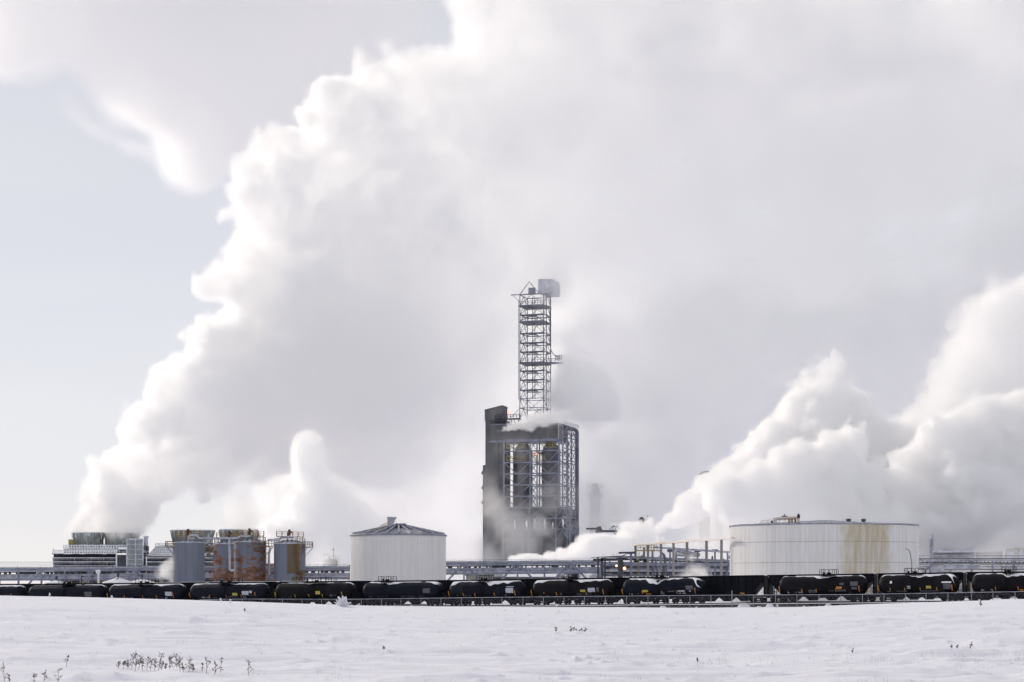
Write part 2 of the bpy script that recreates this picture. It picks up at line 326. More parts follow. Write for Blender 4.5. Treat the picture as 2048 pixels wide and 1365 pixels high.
# white insulated tank with ribbed cone roof
Y = 445; c = P(797, HY, Y); R = 96/F*Y; z0 = -3.3; zt = (HY-1071.5)/F*(Y-3); za = (HY-1053)/F*Y
r = thing('insulated_tank', 'white insulated tank with grey ribbed cone roof', 'tank', (c.x, c.y, z0)); c0 = Vector((c.x, c.y, 0))
def clad_white(name, stain):
    m = bpy.data.materials.new(name); m.use_nodes = True; t = m.node_tree; b = t.nodes['Principled BSDF']; b.inputs['Roughness'].default_value = .38; b.inputs['Metallic'].default_value = .0; b.inputs['Specular IOR Level'].default_value = .6
    N = t.nodes.new; K = t.links.new; tc = N('ShaderNodeTexCoord'); s = N('ShaderNodeSeparateXYZ'); K(tc.outputs['Object'], s.inputs[0])
    def mth(op, a, b_=None):
        q = N('ShaderNodeMath'); q.operation = op
        for i, u in enumerate((a, b_)):
            if u is None: continue
            if isinstance(u, (int, float)): q.inputs[i].default_value = u
            else: K(u, q.inputs[i])
        return q.outputs[0]
    ang = mth('ARCTAN2', s.outputs['Y'], s.outputs['X'])
    fl = mth('FLOOR', mth('MULTIPLY', ang, 46.0)); wn = N('ShaderNodeTexWhiteNoise'); wn.noise_dimensions = '1D'; K(fl, wn.inputs['W'])       # sheet to sheet differences
    cv = N('ShaderNodeCombineXYZ'); K(mth('MULTIPLY', ang, 26.0), cv.inputs[0]); K(mth('MULTIPLY', s.outputs['Z'], .09), cv.inputs[1])
    n = N('ShaderNodeTexNoise'); n.inputs['Scale'].default_value = 2.2; n.inputs['Detail'].default_value = 5; K(cv.outputs[0], n.inputs['Vector'])
    r_ = N('ShaderNodeValToRGB'); r_.color_ramp.elements[0].position = .32; r_.color_ramp.elements[1].position = .6; r_.color_ramp.elements[0].color = (.67, .66, .635, 1); r_.color_ramp.elements[1].color = (.72, .715, .715, 1); K(n.outputs['Fac'], r_.inputs[0])
    mr = N('ShaderNodeMapRange'); mr.inputs['To Min'].default_value = .93; mr.inputs['To Max'].default_value = 1.04; K(wn.outputs['Value'], mr.inputs['Value'])
    sv = N('ShaderNodeVectorMath'); sv.operation = 'SCALE'; K(r_.outputs[0], sv.inputs[0]); K(mr.outputs[0], sv.inputs['Scale']); colr = sv.outputs[0]
    if stain:
        a0, a1 = stain
        wb = N('ShaderNodeTexNoise'); wb.inputs['Scale'].default_value = .45; wb.inputs['Detail'].default_value = 5; K(tc.outputs['Object'], wb.inputs['Vector']); angw = mth('ADD', ang, mth('MULTIPLY', mth('SUBTRACT', wb.outputs['Fac'], .5), .2))
        e1 = N('ShaderNodeMapRange'); e1.inputs['From Min'].default_value = a0-.05; e1.inputs['From Max'].default_value = a0+.06; K(angw, e1.inputs['Value'])
        e2 = N('ShaderNodeMapRange'); e2.inputs['From Min'].default_value = a1+.05; e2.inputs['From Max'].default_value = a1-.06; K(angw, e2.inputs['Value'])
        cv2 = N('ShaderNodeCombineXYZ'); K(mth('MULTIPLY', ang, 14.0), cv2.inputs[0]); K(mth('MULTIPLY', s.outputs['Z'], .07), cv2.inputs[1])
        n2 = N('ShaderNodeTexNoise'); n2.inputs['Scale'].default_value = 1.7; n2.inputs['Detail'].default_value = 6; n2.inputs['Roughness'].default_value = .6; K(cv2.outputs[0], n2.inputs['Vector'])
        zz = N('ShaderNodeMapRange'); zz.inputs['From Min'].default_value = 4; zz.inputs['From Max'].default_value = 18; zz.inputs['To Min'].default_value = .02; zz.inputs['To Max'].default_value = .2; K(s.outputs['Z'], zz.inputs['Value'])
        st = N('ShaderNodeValToRGB'); st.color_ramp.elements[0].position = .40; st.color_ramp.elements[1].position = .95; st.color_ramp.elements[0].color = (0, 0, 0, 1); st.color_ramp.elements[1].color = (1, 1, 1, 1)
        K(mth('ADD', n2.outputs['Fac'], zz.outputs[0]), st.inputs[0])
        fac = mth('MULTIPLY', mth('MULTIPLY', e1.outputs[0], e2.outputs[0]), mth('ADD', mth('MULTIPLY', st.outputs[0], .95), .16))
        mx = N('ShaderNodeMix'); mx.data_type = 'RGBA'; K(fac, mx.inputs[0]); K(colr, mx.inputs[6]); mx.inputs[7].default_value = (.40, .32, .15, 1); colr = mx.outputs[2]
    K(colr, b.inputs['Base Color'])
    w = N('ShaderNodeTexWave'); w.bands_direction = 'X'; w.inputs['Scale'].default_value = 30; w.inputs['Distortion'].default_value = 0; cv3 = N('ShaderNodeCombineXYZ'); K(ang, cv3.inputs[0]); K(cv3.outputs[0], w.inputs['Vector'])
    bu = N('ShaderNodeBump'); bu.inputs['Distance'].default_value = .05; bu.inputs['Strength'].default_value = .5; K(w.outputs['Fac'], bu.inputs['Height']); K(bu.outputs[0], b.inputs['Normal']); return m
cw = clad_white('white_cladding', None)
o_ = MB().lathe((c.x, c.y, z0), [(R-.12, 4.3), (R-.12, zt-z0)], 96).build('shell', cw, r)
MB().lathe((c.x, c.y, z0), [(R, 0), (R, 4.15), (R-.12, 4.3)], 96).build('lower_ring', cw, r)
MB().lathe(c0, [(R+.1, zt-.12), (R+.22, zt+.12), (R+.1, zt+.25), (1.0, za), (.01, za+.02)], 72).build('roof', M['roofm'], r)
m = MB()
for k in range(24):
    a = math.radians(k*15+4); r1, r2 = R-.4, 1.9
    m.bar((c.x+r1*math.cos(a), c.y+r1*math.sin(a), zt+.5), (c.x+r2*math.cos(a), c.y+r2*math.sin(a), za+.18), .38, .42)
m.build('roof_ribs', M['galv'], r)
m = MB(); m.lathe((c.x, c.y, za), [(1.8, 0), (1.8, .5), (.01, .55)], 24); m.box((c.x+.6, c.y-2, za+.5), (2.6, .8, .3)); m.build('roof_crown', M['galv'], r)
m = MB(); m.rail([P(760, 1061, Y-8), P(778, 1052, Y-3)], 1.0, 1, .05); m.build('handrail', M['olive'], r); m = MB(); m.rail([P(742, 1062, Y-6), P(756, 1061.5, Y-6)], .5, 2, .04); m.build('handrail', M['olive'], r)
m = MB(); m.hexa([P(776, 1056, Y), P(784, 1056, Y), P(784, 1056, Y+1.5), P(776, 1056, Y+1.5)], [P(774, 1035, Y), P(793, 1035, Y), P(793, 1035, Y+2), P(774, 1035, Y+2)]); m.bar(P(773, 1035, Y-.2), P(794, 1035, Y-.2), .2); m.build('vent_hopper', M['galv'], r)
# big stained tank
Y = 430; c = P(1647, HY, Y); R = 186.5/F*Y; z0 = -3.0; zt = (HY-1048)/F*(Y-R); za = (HY-1040)/F*Y
r = thing('large_storage_tank', 'huge low white tank with a brown rust stain down its side', 'tank', (c.x, c.y, z0)); c0 = Vector((c.x, c.y, 0))
def angat(px): return -math.acos(max(-1, min(1, (px-1647)/186.5*.995)))-.162
bw = clad_white('stained_white_cladding', (angat(1684), angat(1772)))
MB().lathe((c.x, c.y, z0), [(R, 0), (R, zt-z0)], 160).build('shell', bw, r)
for py in (1083, 1125): m = MB(); z = (HY-py)/F*(Y-R); q = [v for v in arc(c0, R+.012, math.degrees(angat(1468)), math.degrees(angat(1826)), 60, z)]; [m.bar(p1, p2, .03, .05) for p1, p2 in zip(q[:-1], q[1:])]; m.build('shell_seam', M['clad'], r)
MB().lathe(c0, [(R+.02, zt-.1), (R+.12, zt-.05), (R+.12, zt+.1), (R*.97, zt+.25), (.01, za)], 128).build('roof', M['roofm'], r)
m = MB()
for k in range(110):
    a = 2*math.pi*k/110; m.box((c.x+(R-.1)*math.cos(a), c.y+(R-.1)*math.sin(a), zt+.2), (.5, .5, .25), a)
m.build('rim_edging', M['galv'], r)
m = MB(); d = R*.62
def T(px, py, dd=0): return P(px, py, Y-d+dd)
m.path([T(1551, 1046), T(1551, 1037), T(1592, 1035.5)], .32, 8); m.path([T(1592, 1035), T(1597, 1033), T(1597, 1046)], .3, 8); m.build('roof_pipe', M['hotpipe'], r)
m = MB()
for px in (1551, 1578, 1584, 1590, 1597): m.bar(T(px, 1050, .6), T(px, 1036, .6), .3)
m.rail([T(1522, 1051), T(1536, 1050), T(1548, 1046), T(1592, 1044)], 1.0, 1.0, .05); m.build('roof_walkway', M['yellow'], r)
for q_, d_ in ((T(1569, 1033.2), (1.2, .3, .3)), (T(1597, 1033), (.6, .6, .8)), (T(1544, 1046), (.5, .5, .6))): MB().box(q_, d_).tube(q_, q_+UP*.6, .12, 6).build('valve', M['dsteel'], r)
for px in (1697, 1727):
    m = MB(); q = P(px, 1046, Y-R*.5); m.lathe(q, [(.45, -.6), (.45, .5), (.62, .5), (.62, .85), (.01, .95)], 14); m.build('roof_vent', M['msteel'], r)
m = MB(); a = P(1836, 1170, Y); m.bar(a, P(1836, 1058, Y), .25); m.build('drain_pipe', M['steel'], r)
# lamp post before it
c = P(1824, 1185, 396); r = thing('street_lamp', 'slender curved lamp post in front of the huge stained tank', 'street lamp', c)
MB().path([c, P(1823.5, 1125, 396), P(1821, 1110, 396), P(1818, 1101, 396), P(1815, 1098.6, 396)], .09, 8).build('pole', M['msteel'], r)
MB().box(P(1813.5, 1098.5, 396), (.7, .35, .25)).build('lamp_head', M['wht'], r)
# ---------------------------------------------------------------- coker tower with its lattice derrick
TH = math.radians(17); KY = 790.0; KC = P(1118, HY, KY)
KU = Vector((-math.cos(TH), math.sin(TH), 0)); KV = Vector((math.sin(TH), math.cos(TH), 0))
def K3(u, v, z): return KC+KU*u+KV*v+UP*z
def zc(py, Y=795.0): return (HY-py)/F*Y
def kbox(m, u0, u1, v0, v1, z0, z1, ztl=None):
    zl = z1 if ztl is None else ztl
    return m.hexa([K3(u1, v0, z0), K3(u0, v0, z0), K3(u0, v1, z0), K3(u1, v1, z0)], [K3(u1, v0, zl), K3(u0, v0, z1), K3(u0, v1, z1), K3(u1, v1, zl)])
def kbay(m, a, b, z0, z1, w=.45, mode='x'):
    a0, b0 = Vector((a.x, a.y, z0)), Vector((b.x, b.y, z0)); a1, b1 = a0+UP*(z1-z0), b0+UP*(z1-z0)
    m.bar(a1, b1, w*1.2)
    if mode == 'x': m.bar(a0, b1, w*.6); m.bar(b0, a1, w*.6)
    elif mode == 'v': c = (a1+b1)/2; m.bar(a0, c, w*.7); m.bar(b0, c, w*.7)
    elif mode == 'k': c = (a0+b0)/2; m.bar(a1, c, w*.7); m.bar(b1, c, w*.7)
ct = thing('coker_tower', 'dark steel coker structure with grey drums, half veiled by steam, tallest building of the plant', 'industrial tower', (KC.x, KC.y, -3))
ZB, ZD, ZT = -3.5, zc(1016), zc(880)
m = MB(); kbox(m, 0, 30, 0, 14, zc(882), zc(848, 791)); m.build('upper_house', M['clad'], ct)
m = MB(); kbox(m, -.4, 30.4, -.5, 14.4, zc(882)-.5, zc(882)+.1); m.bar(K3(0, -.4, zc(882)), K3(30, -.4, zc(882)), .4, .5); kbox(m, 0, 30, -.4, 14.4, zc(847, 790), zc(845.5, 790)); m.build('deck_edge', M['steel'], ct)
m = MB(); kbox(m, -.05, .4, -.15, 3.5, zc(880), zc(846, 790)); m.build('end_panel', mat('pale_end_panel', (.42, .41, .37), (.36, .35, .32), .7, 0, .2), ct)
m = MB(); zz = [ZD+(ZT-ZD)*i/6 for i in range(7)]
us = [0, 9.5, 12.5, 24]
for u in us:
    m.bar(K3(u, 0, ZD), K3(u, 0, ZT), .62); m.bar(K3(u, 14, ZD), K3(u, 14, ZT), .6)
for i in range(6):
    for a, b, md in ((0, 9.5, 'k'), (9.5, 12.5, 'x'), (12.5, 24, 'k')): kbay(m, K3(a, 0, 0), K3(b, 0, 0), zz[i], zz[i+1], .42, md)
    for a, b in ((0, 12.5), (12.5, 24)): kbay(m, K3(a, 14, 0), K3(b, 14, 0), zz[i], zz[i+1], .4, 'x')
m.bar(K3(-.4, -.3, ZD), K3(30, -.3, ZD), .6, .7)
m.build('front_frame', M['steel'], ct)
m = MB(); za_ = zc(1080); zt_ = zc(852)
for v in (0, 7, 14, 21):
    m.bar(K3(-1.5, v, za_ if v else ZD), K3(-1.5, v, zt_-2*(v > 20)), .6)
zs = [za_+(zt_-za_)*i/10 for i in range(11)]
for i in range(10):
    for a, b in ((0, 7), (7, 14), (14, 21)): kbay(m, K3(-1.5, a, 0), K3(-1.5, b, 0), zs[i], zs[i+1], .4, 'x')
for py in (925, 970, 1016): m.bar(K3(0, 3, zc(py)), K3(-1.5, 21, zc(py)), .3)
m.build('side_frame', M['steel'], ct)
m = MB(); m.path([K3(-2, 21.5, ZB), K3(-2, 21.5, zc(858)), K3(-1, 20.5, zc(853)), K3(2, 18, zc(853))], .8, 10); m.build('riser_pipe', M['msteel'], ct)
for u in (5.4, 17.6):
    for v in (7,):
        c = K3(u, v, 0); m = MB(); R = 3.9
        m.lathe(c, [(.8, ZD-6), (R*.8, ZD-3), (R, ZD+.5), (R, ZT-5), (R*.8, ZT-2.5), (R*.3, ZT-.5), (.6, ZT)], 40)
        for py in (903, 921, 940, 962, 985): m.lathe(c, [(R+.02, zc(py)), (R+.14, zc(py)+.1), (R+.14, zc(py)+.5), (R+.02, zc(py)+.6)], 40)
        dr = m.build('coke_drum', M['drum'], ct)
for u0, u1, py in ((14.6, 22.5, 897), (14.6, 22.5, 922), (6, 11.5, 922), (1, 7, 897)):
    m = MB(); kbox(m, u0, u1, -1.2, .2, zc(py), zc(py)+.25); m.rail([K3(u1, -1.2, zc(py)+.25), K3(u0, -1.2, zc(py)+.25)], 1.6, 1.4, .09); m.build('service_platform', M['olive'], ct)
m = MB(); kbox(m, -1, 27, 0, 26, zc(1035), ZD-.35)
for u in (0, 8, 16, 25):
    for v in (0, 13, 25): kbox(m, u-1.2, u+1.2, v-1, v+1, ZB, zc(1035))
kbox(m, -1, 27, 6, 24, ZB, zc(1060)); kbox(m, 2, 28, 2, 7, ZB, zc(1085)); m.build('drum_table', M['dconc'], ct)
m = MB()
for u in (-5, 1, 12.5, 24): m.bar(K3(u, -1.4, ZB), K3(u, -1.4, ZD), .55)
for z0_, z1_ in ((zc(1085), zc(1060)), (zc(1060), zc(1038)), (zc(1038), ZD)):
    for a, b in ((-5, 1), (1, 12.5), (12.5, 24)): kbay(m, K3(a, -1.4, 0), K3(b, -1.4, 0), z0_, z1_, .4, 'v')
for u in (-8, -3): m.bar(K3(u, 2, ZB), K3(u, 2, zc(1055)), .5)
kbay(m, K3(-8, 2, 0), K3(-3, 2, 0), zc(1080), zc(1055), .35); m.build('lower_frame', M['steel'], ct)
m = MB(); m.rail([K3(26, -1.8, zc(1064)), K3(-4, -1.8, zc(1064))], 2, 2, .09); m.rail([K3(-2, -.8, zc(852)), K3(-2, 24, zc(852))], 1.6, 2, .08); m.rail([K3(-2, 0, zc(872)), K3(-2, 22, zc(872))], 1.6, 2, .08); m.build('handrail', M['steel'], ct)
# lift shaft, left
m = MB(); kbox(m, 24.2, 32.8, 2, 10, ZB, zc(840)); kbox(m, 27.5, 32.6, 2.4, 9, ZB, zc(839)); m.build('shaft_body', M['clad'], ct)
m = MB(); kbox(m, 25.4, 33.0, 1.6, 9.6, zc(840), zc(811), zc(819)); m.build('shaft_head', M['clad'], ct)
m = MB(); kbox(m, 25.3, 33.1, 1.5, 9.7, zc(811)+.02, zc(811)+.35, zc(819)+.35) if False else m.hexa([K3(33.1, 1.5, zc(819)+.02), K3(25.3, 1.5, zc(811)+.02), K3(25.3, 9.7, zc(811)+.02), K3(33.1, 9.7, zc(819)+.02)], [K3(33.1, 1.5, zc(819)+.4), K3(25.3, 1.5, zc(811)+.4), K3(25.3, 9.7, zc(811)+.4), K3(33.1, 9.7, zc(819)+.4)])
m.build('shaft_roof', M['dsteel'], ct)
m = MB()
for py in range(860, 1115, 17): m.bar(K3(24.2, 1.93, zc(py)), K3(32.8, 1.93, zc(py)), .1)
for u in (26.9, 29.9): m.bar(K3(u, 1.93, ZB), K3(u, 1.93, zc(841)), .12)
for u in np.linspace(1.5, 28.5, 13): m.bar(K3(u, -.04, zc(881)), K3(u, -.04, zc(849, 791)), .12)
m.bar(K3(0, -.04, zc(866)), K3(30, -.04, zc(866)), .12); m.build('cladding_seams', M['msteel'], ct)
m = MB(); kbox(m, 30.5, 34.6, 4, 12, ZB, zc(928)); kbox(m, 31, 35, 6, 14, ZB, zc(1100)); m.build('stair_annex', M['clad'], ct)
m = MB()
for py in (945, 975, 1005): m.bar(K3(34.7, 3.9, zc(py)), K3(34.7, 9, zc(py)+3), .9)
m.bar(K3(34.7, 4, zc(945)), K3(35.2, 4, zc(945)), .5); m.build('stair_flights', M['dsteel'], ct)
m = MB()
for z_, u0, u1 in ((zc(845.5, 790)+.2, 3, 29.5),):
    m.rail([K3(u1, 0, z_), K3(u0, 0, z_)], 1.6, 2, .1)
kbox(m, 17.5, 28, 1, 4, zc(838), zc(836)); m.rail([K3(28, 1, zc(836)), K3(17.5, 1, zc(836))], 1.6, 1.2, .1)
for u in (18, 21, 24, 27): m.bar(K3(u, 1.2, zc(846)), K3(u, 1.2, zc(836)), .25)
m.bar(K3(24, .8, zc(841)), K3(28.5, .8, zc(844)), .7, .5); m.build('roof_walkway', M['dsteel'], ct)
m = MB(); m.box(K3(22.3, .9, zc(825)), (.5, .5, .7)); m.build('warning_lamp', M['lampred'], ct)
for u, py, v in ((9.7, 909, -.4), (-1.2, 863, 12)): m = MB(); m.box(K3(u, v, zc(py)), (.45, .4, .6)); m.build('warning_lamp', M['lampred'], ct)
# the derrick on top
dt = thing('lattice_derrick', 'tall open lattice derrick rising into steam from the coker tower roof', 'derrick', K3(5, 2, zc(836)))
DA = 10.4; DY = 797.0; D0 = P(1101, HY, DY)
th2 = math.radians(18); U2 = Vector((-math.cos(th2), math.sin(th2), 0)); V2 = Vector((math.sin(th2), math.cos(th2), 0))
D0 = P(1087, HY, DY)
def D3(u, v, z): return D0+U2*u+V2*v+UP*z
def zd(py): return (HY-py)/F*(DY+4)
cor = [(0, 0), (DA, 0), (DA, DA), (0, DA)]; lv = [836, 817, 798, 781, 761, 743, 726, 705, 687, 668, 644, 631, 612, 591]
m = MB()
for u, v in cor: m.bar(D3(u, v, zd(838)), D3(u, v, zd(590)), .38)
m.build('legs', M['msteel'], dt)
for i, (a, b) in enumerate(zip(lv[:-1], lv[1:])):
    m = MB()
    for j in range(4):
        p, q = cor[j], cor[(j+1) % 4]; A, B = D3(*p, zd(a)), D3(*q, zd(a)); A1, B1 = D3(*p, zd(b)), D3(*q, zd(b))
        m.bar(A1, B1, .3)
        if i % 2 == 0 or i > 2: m.bar(A, (A1+B1)/2, .2); m.bar(B, (A1+B1)/2, .2)
        else: m.bar(A1, (A+B)/2, .2); m.bar(B1, (A+B)/2, .2)
    if i == 0: m.bar(D3(DA+4, 0, zd(836)), D3(DA, 0, zd(817)), .2); m.bar(D3(-2.5, 3, zd(836)), D3(0, 3, zd(817)), .2)
    m.build('bracing', M['steel'] if i < 3 else M['msteel'], dt)
for py, big in ((644, 0), (726, 1), (612, 0), (668, 0), (687, 0), (705, 0), (743, 0), (761, 0), (631, 0), (781, 0)):
    m = MB(); z = zd(py); th_ = .5 if py in (644, 726, 612) else .28
    if th_ == .5: m.hexa([D3(DA+.3, -.3, z-th_), D3(-.3, -.3, z-th_), D3(-.3, DA, z-th_), D3(DA+.3, DA, z-th_)], [D3(DA+.3, -.3, z), D3(-.3, -.3, z), D3(-.3, DA, z), D3(DA+.3, DA, z)])
    else:
        for v in (0, 2.5): m.bar(D3(DA, v, z), D3(0, v, z), .45, .35)
        m.bar(D3(DA*.5, 0, z), D3(DA*.5, DA, z), .3); m.bar(D3(DA*.35, 2, z-.3), D3(DA*.65, 2, z-.3), .8, .5)
    if big: m.hexa([D3(0, 2, z-.4), D3(-7, 3, z-.4), D3(-7, 7, z-.4), D3(0, 7, z-.4)], [D3(0, 2, z), D3(-7, 3, z), D3(-7, 7, z), D3(0, 7, z)]); m.rail([D3(0, 2, z), D3(-7, 3, z)], 1.5, 1.2, .08)
    if th_ == .5: m.rail([D3(DA, 0, z), D3(0, 0, z)], 1.7, 1.3, .08)
    m.build('deck', M['msteel'], dt)
m = MB(); m.path([D3(DA+.9, 1, zd(800)), D3(DA+.9, 1, zd(600))], .12, 6); m.path([D3(-1.0, 1, zd(815)), D3(-1.0, 1, zd(590))], .18, 6); m.path([D3(-2.2, 2, zd(590)), D3(-2.2, 2, zd(690)), D3(-2.8, 2, zd(704)), D3(-4.2, 2, zd(713)), D3(-5.8, 3, zd(716))], .18, 6); m.tube(D3(DA*.55, 3, zd(798)), D3(DA*.55, 3, zd(594)), .14); m.tube(D3(DA*.45, 3, zd(798)), D3(DA*.45, 3, zd(594)), .14); m.build('standpipe', M['msteel'], dt)
m = MB()
for k in range(4): m.box(D3(-4.5-k*.8, 3, zd(718)+.2), (.35, .5, 2.2))
m.build('cable_drum', M['dsteel'], dt)
m = MB(); k = 798
while k > 596: m.bar(D3(DA*.42, 2.8, zd(k)), D3(DA*.58, 2.8, zd(k)), .1); k -= 4
m.build('ladder', M['msteel'], dt)
m = MB(); m.hexa([D3(DA*.2, -1, zd(590)), D3(-3.8, -1, zd(590)), D3(-3.8, DA+1, zd(590)), D3(DA*.2, DA+1, zd(590))], [D3(DA*.2, -1, zd(562)), D3(-3.8, -1, zd(562)), D3(-3.8, DA+1, zd(562)), D3(DA*.2, DA+1, zd(562))]); m.build('head_house', M['galv'], dt)  # paler metal puts the veil of steam over the head house into its colour
m = MB(); m.bar(D3(DA+3.6, -1, zd(591)), D3(-4, -1, zd(591)), .4); m.bar(D3(DA+3, 0, zd(591)), D3(DA, 0, zd(605)), .2); m.bar(D3(-3.5, 0, zd(591)), D3(0, 0, zd(605)), .2); m.bar(D3(DA, 0, zd(590)), D3(DA*.6, 0, zd(565)), .3); m.bar(D3(DA*.2, 0, zd(590)), D3(DA*.6, 0, zd(565)), .3); m.box(D3(DA*.55, 2, zd(583)), (3, 3, 2.5)); m.build('crown_beam', M['steel'], dt)

# ---------------------------------------------------------------- process columns behind the plumes
def railing_ring(m, c, r, z, h=1.3, n=10): m.lathe((c.x, c.y, z-.25), [(r*.55, 0), (r, 0), (r, .2), (r*.55, .2)], 16); m.rail(arc(Vector((c.x, c.y, 0)), r-.05, 0, 360, n, z), h, 3, .07)
Y = 722; c = P(1409, HY, Y); r = thing('process_column', 'process column with a big bent overhead pipe and yellow railings above the plume', 'process column', (c.x, c.y, -3))
m = MB(); m.lathe(c, [(2.0, -3), (2.0, zc(955, Y)), (1.4, zc(950, Y)), (.9, zc(948, Y))], 24); m.build('shell', M['drum'], r)
m = MB(); a = [P(1410+10*math.cos(t), 955-8*math.sin(t), Y) for t in np.linspace(math.pi, 0, 10)]; m.path([P(1400, 975, Y)]+a+[P(1420, 1000, Y)], .85, 10); m.tube(P(1416, 946, Y), P(1416, 941, Y), .15); m.tube(P(1413, 943, Y), P(1419, 943, Y), .1); m.build('overhead_pipe', M['clad'], r)
m = MB()
for x0, x1, py in ((1394, 1412, 965), (1386, 1402, 981), (1398, 1425, 960)):
    m.hexa([P(x0, py, Y-3), P(x1, py, Y-3), P(x1, py, Y+1), P(x0, py, Y+1)], [P(x0, py-1.5, Y-3), P(x1, py-1.5, Y-3), P(x1, py-1.5, Y+1), P(x0, py-1.5, Y+1)]); m.rail([P(x0, py-1.5, Y-3), P(x1, py-1.5, Y-3)], 1.2, 1, .07)
m.bar(P(1391, 950, Y), P(1405, 951, Y), .18); m.bar(P(1405, 951, Y), P(1405, 960, Y), .18); m.bar(P(1386, 963, Y), P(1386, 980, Y), .12); m.build('platform', M['olive'], r)
c = P(1436, HY, Y+10); r = thing('flue_stack', 'square topped grey flue stack just right of the bent pipe column', 'stack', (c.x, c.y, -3))
MB().hexa([P(1431, 1100, 730), P(1446, 1100, 730), P(1446, 1100, 733), P(1431, 1100, 733)], [P(1437, 936, 730), P(1446, 936, 730), P(1446, 936, 733), P(1437, 936, 733)]).build('casing', M['msteel'], r)
MB().box(P(1441.5, 935.6, 731.5), (2.0, 3.4, .3)).build('rim', M['dsteel'], r)
c = P(1541, HY, 735); r = thing('process_column', 'dark column top with antenna poking out between two steam lumps', 'process column', (c.x, c.y, -3))
MB().lathe(c, [(1.0, -3), (1.0, zc(935, 735)), (.1, zc(932, 735))], 16).build('shell', M['dsteel'], r)
m = MB(); m.box(P(1541, 938, 733), (1.6, 1.6, 2.6)); m.rail([P(1533, 944, 732), P(1545, 944, 732)], 1.3, 1, .07); m.bar(P(1536, 946, 732), P(1536, 918, 732), .14); m.box(P(1536.5, 917, 732), (.4, .4, .5)); m.bar(P(1534, 942, 732), P(1540, 932, 732), .2); m.build('platform', M['dsteel'], r)
c = P(1283, HY, 705); r = thing('process_vessel', 'domed vessel top with railing showing above the low white steam', 'vessel', (c.x, c.y, -3))
MB().lathe(c, [(1.0, -3), (1.0, zc(1040, 705)), (.85, zc(1037, 705)), (.45, zc(1034.6, 705)), (.02, zc(1034, 705))], 20).build('shell', M['dsteel'], r)
m = MB(); m.rail([P(1274, 1044, 703), P(1297, 1044, 703)], 1.0, 1, .06); m.bar(P(1295, 1044, 703), P(1295, 1032, 703), .1); m.box(P(1295.3, 1031, 703), (.4, .4, .5)); m.bar(P(1285, 1046, 703), P(1298, 1047, 703), .3); m.build('platform', M['olive'], r)
c = P(1190, HY, 888); r = thing('process_column', 'ghostly column almost lost in steam right of the coker tower', 'process column', (c.x, c.y, -3))
m = MB(); m.lathe(c, [(2.6, -3), (2.6, zc(985, 888)), (1.8, zc(975, 888)), (1.2, zc(968, 888)), (.1, zc(967, 888))], 28); m.build('shell', M['drum'], r)
m = MB()
for py in (975, 995, 1030): railing_ring(m, c, 3.9, zc(py, 888), 1.6)
m.bar(c+Vector((3.4, -1, zc(1060, 888))), c+Vector((3.4, -1, zc(985, 888))), .3); m.build('platform', M['msteel'], r)
Y = 706; c = P(1215, HY, Y); r = thing('pipe_bridge', 'dark pipe stub with small davit frame above the low steam right of the coker tower', 'pipe bridge', (c.x, c.y, 0))
m = MB(); m.path([P(1196, 1075, Y), P(1199, 1062, Y), P(1196, 1054, Y)], 1.1, 10); m.path([P(1172, 1058, Y), P(1200, 1058, Y)], .35, 8); m.build('elbow', M['clad'], r)
m = MB(); m.bar(P(1190, 1064, Y), P(1234, 1063.5, Y), .7, .5); m.bar(P(1200, 1061.5, Y), P(1234, 1061, Y), .5, .3)
for k in range(16): m.bar(P(1192+k*2.8, 1065, Y), P(1193+k*2.8, 1063, Y), .2)
for x0, x1 in ((1218, 1224), (1225, 1225), (1230, 1233)): m.bar(P(x0, 1061, Y), P(x1, 1054, Y), .2)
m.bar(P(1223, 1054, Y), P(1240, 1054, Y), .25); m.bar(P(1228, 1054, Y), P(1228, 1049, Y), .3); m.bar(P(1242, 1055, Y), P(1242, 1051, Y), .4); m.build('davit_frame', M['dsteel'], r)
for px in (1200, 1230): MB().bar(P(px, 1066, Y), P(px, 1192, Y), .5).build('support_post', M['dsteel'], r)
# far right plant
Y = 600; c = P(1898, HY, Y); r = thing('process_column', 'hazy fractionating column with ringed platforms at far right', 'process column', (c.x, c.y, -3))
MB().lathe(c, [(1.3, -3), (1.3, zc(1062, Y)), (.9, zc(1059, Y)), (.05, zc(1057, Y))], 20).build('shell', M['drum'], r)
m = MB()
for py, rr in ((1081, 2.0), (1068, 1.8), (1062, 1.3)): railing_ring(m, c, rr, zc(py, Y), 1.2)
for dx in (-8, 6, 12): m.bar(P(1898+dx, 1105, Y-2), P(1898+dx, 1064, Y-2), .18)
m.bar(P(1892, 1068, Y-2), P(1892, 1054, Y-2), .12); m.bar(P(1902, 1068, Y-2), P(1902, 1054, Y-2), .12); m.bar(P(1892, 1054, Y-2), P(1902, 1054, Y-2), .12); m.build('platform', M['msteel'], r)
for px, pt in ((1861, 1078), (1865, 1067)):
    c = P(px, HY, 590); r = thing('thin_stack', 'pale slim exhaust stack %s of the hazy pair beside the stained tank' % ('shorter' if px == 1861 else 'taller'), 'stack', (c.x, c.y, -3))
    MB().lathe(c, [(.42, -3), (.34, zc(pt, 590)), (.3, zc(pt, 590))], 12).build('stack_pipe', M['galv'], r)
c = P(1935, HY, 570); r = thing('process_building', 'long grey flat roofed plant building behind the hazy pipework', 'building', (c.x, c.y, -3))
MB().hexa([P(1866, 1200, 560), P(2005, 1200, 560), P(2005, 1200, 580), P(1866, 1200, 580)], [P(1866, 1104, 560), P(2005, 1103.5, 560), P(2005, 1103.5, 580), P(1866, 1104, 580)]).build('wall', M['msteel'], r)
m = MB(); m.bar(P(1865, 1104, 559), P(2006, 1103, 559), .5); m.bar(P(1950, 1103, 560), P(1950, 1120, 559), .3)
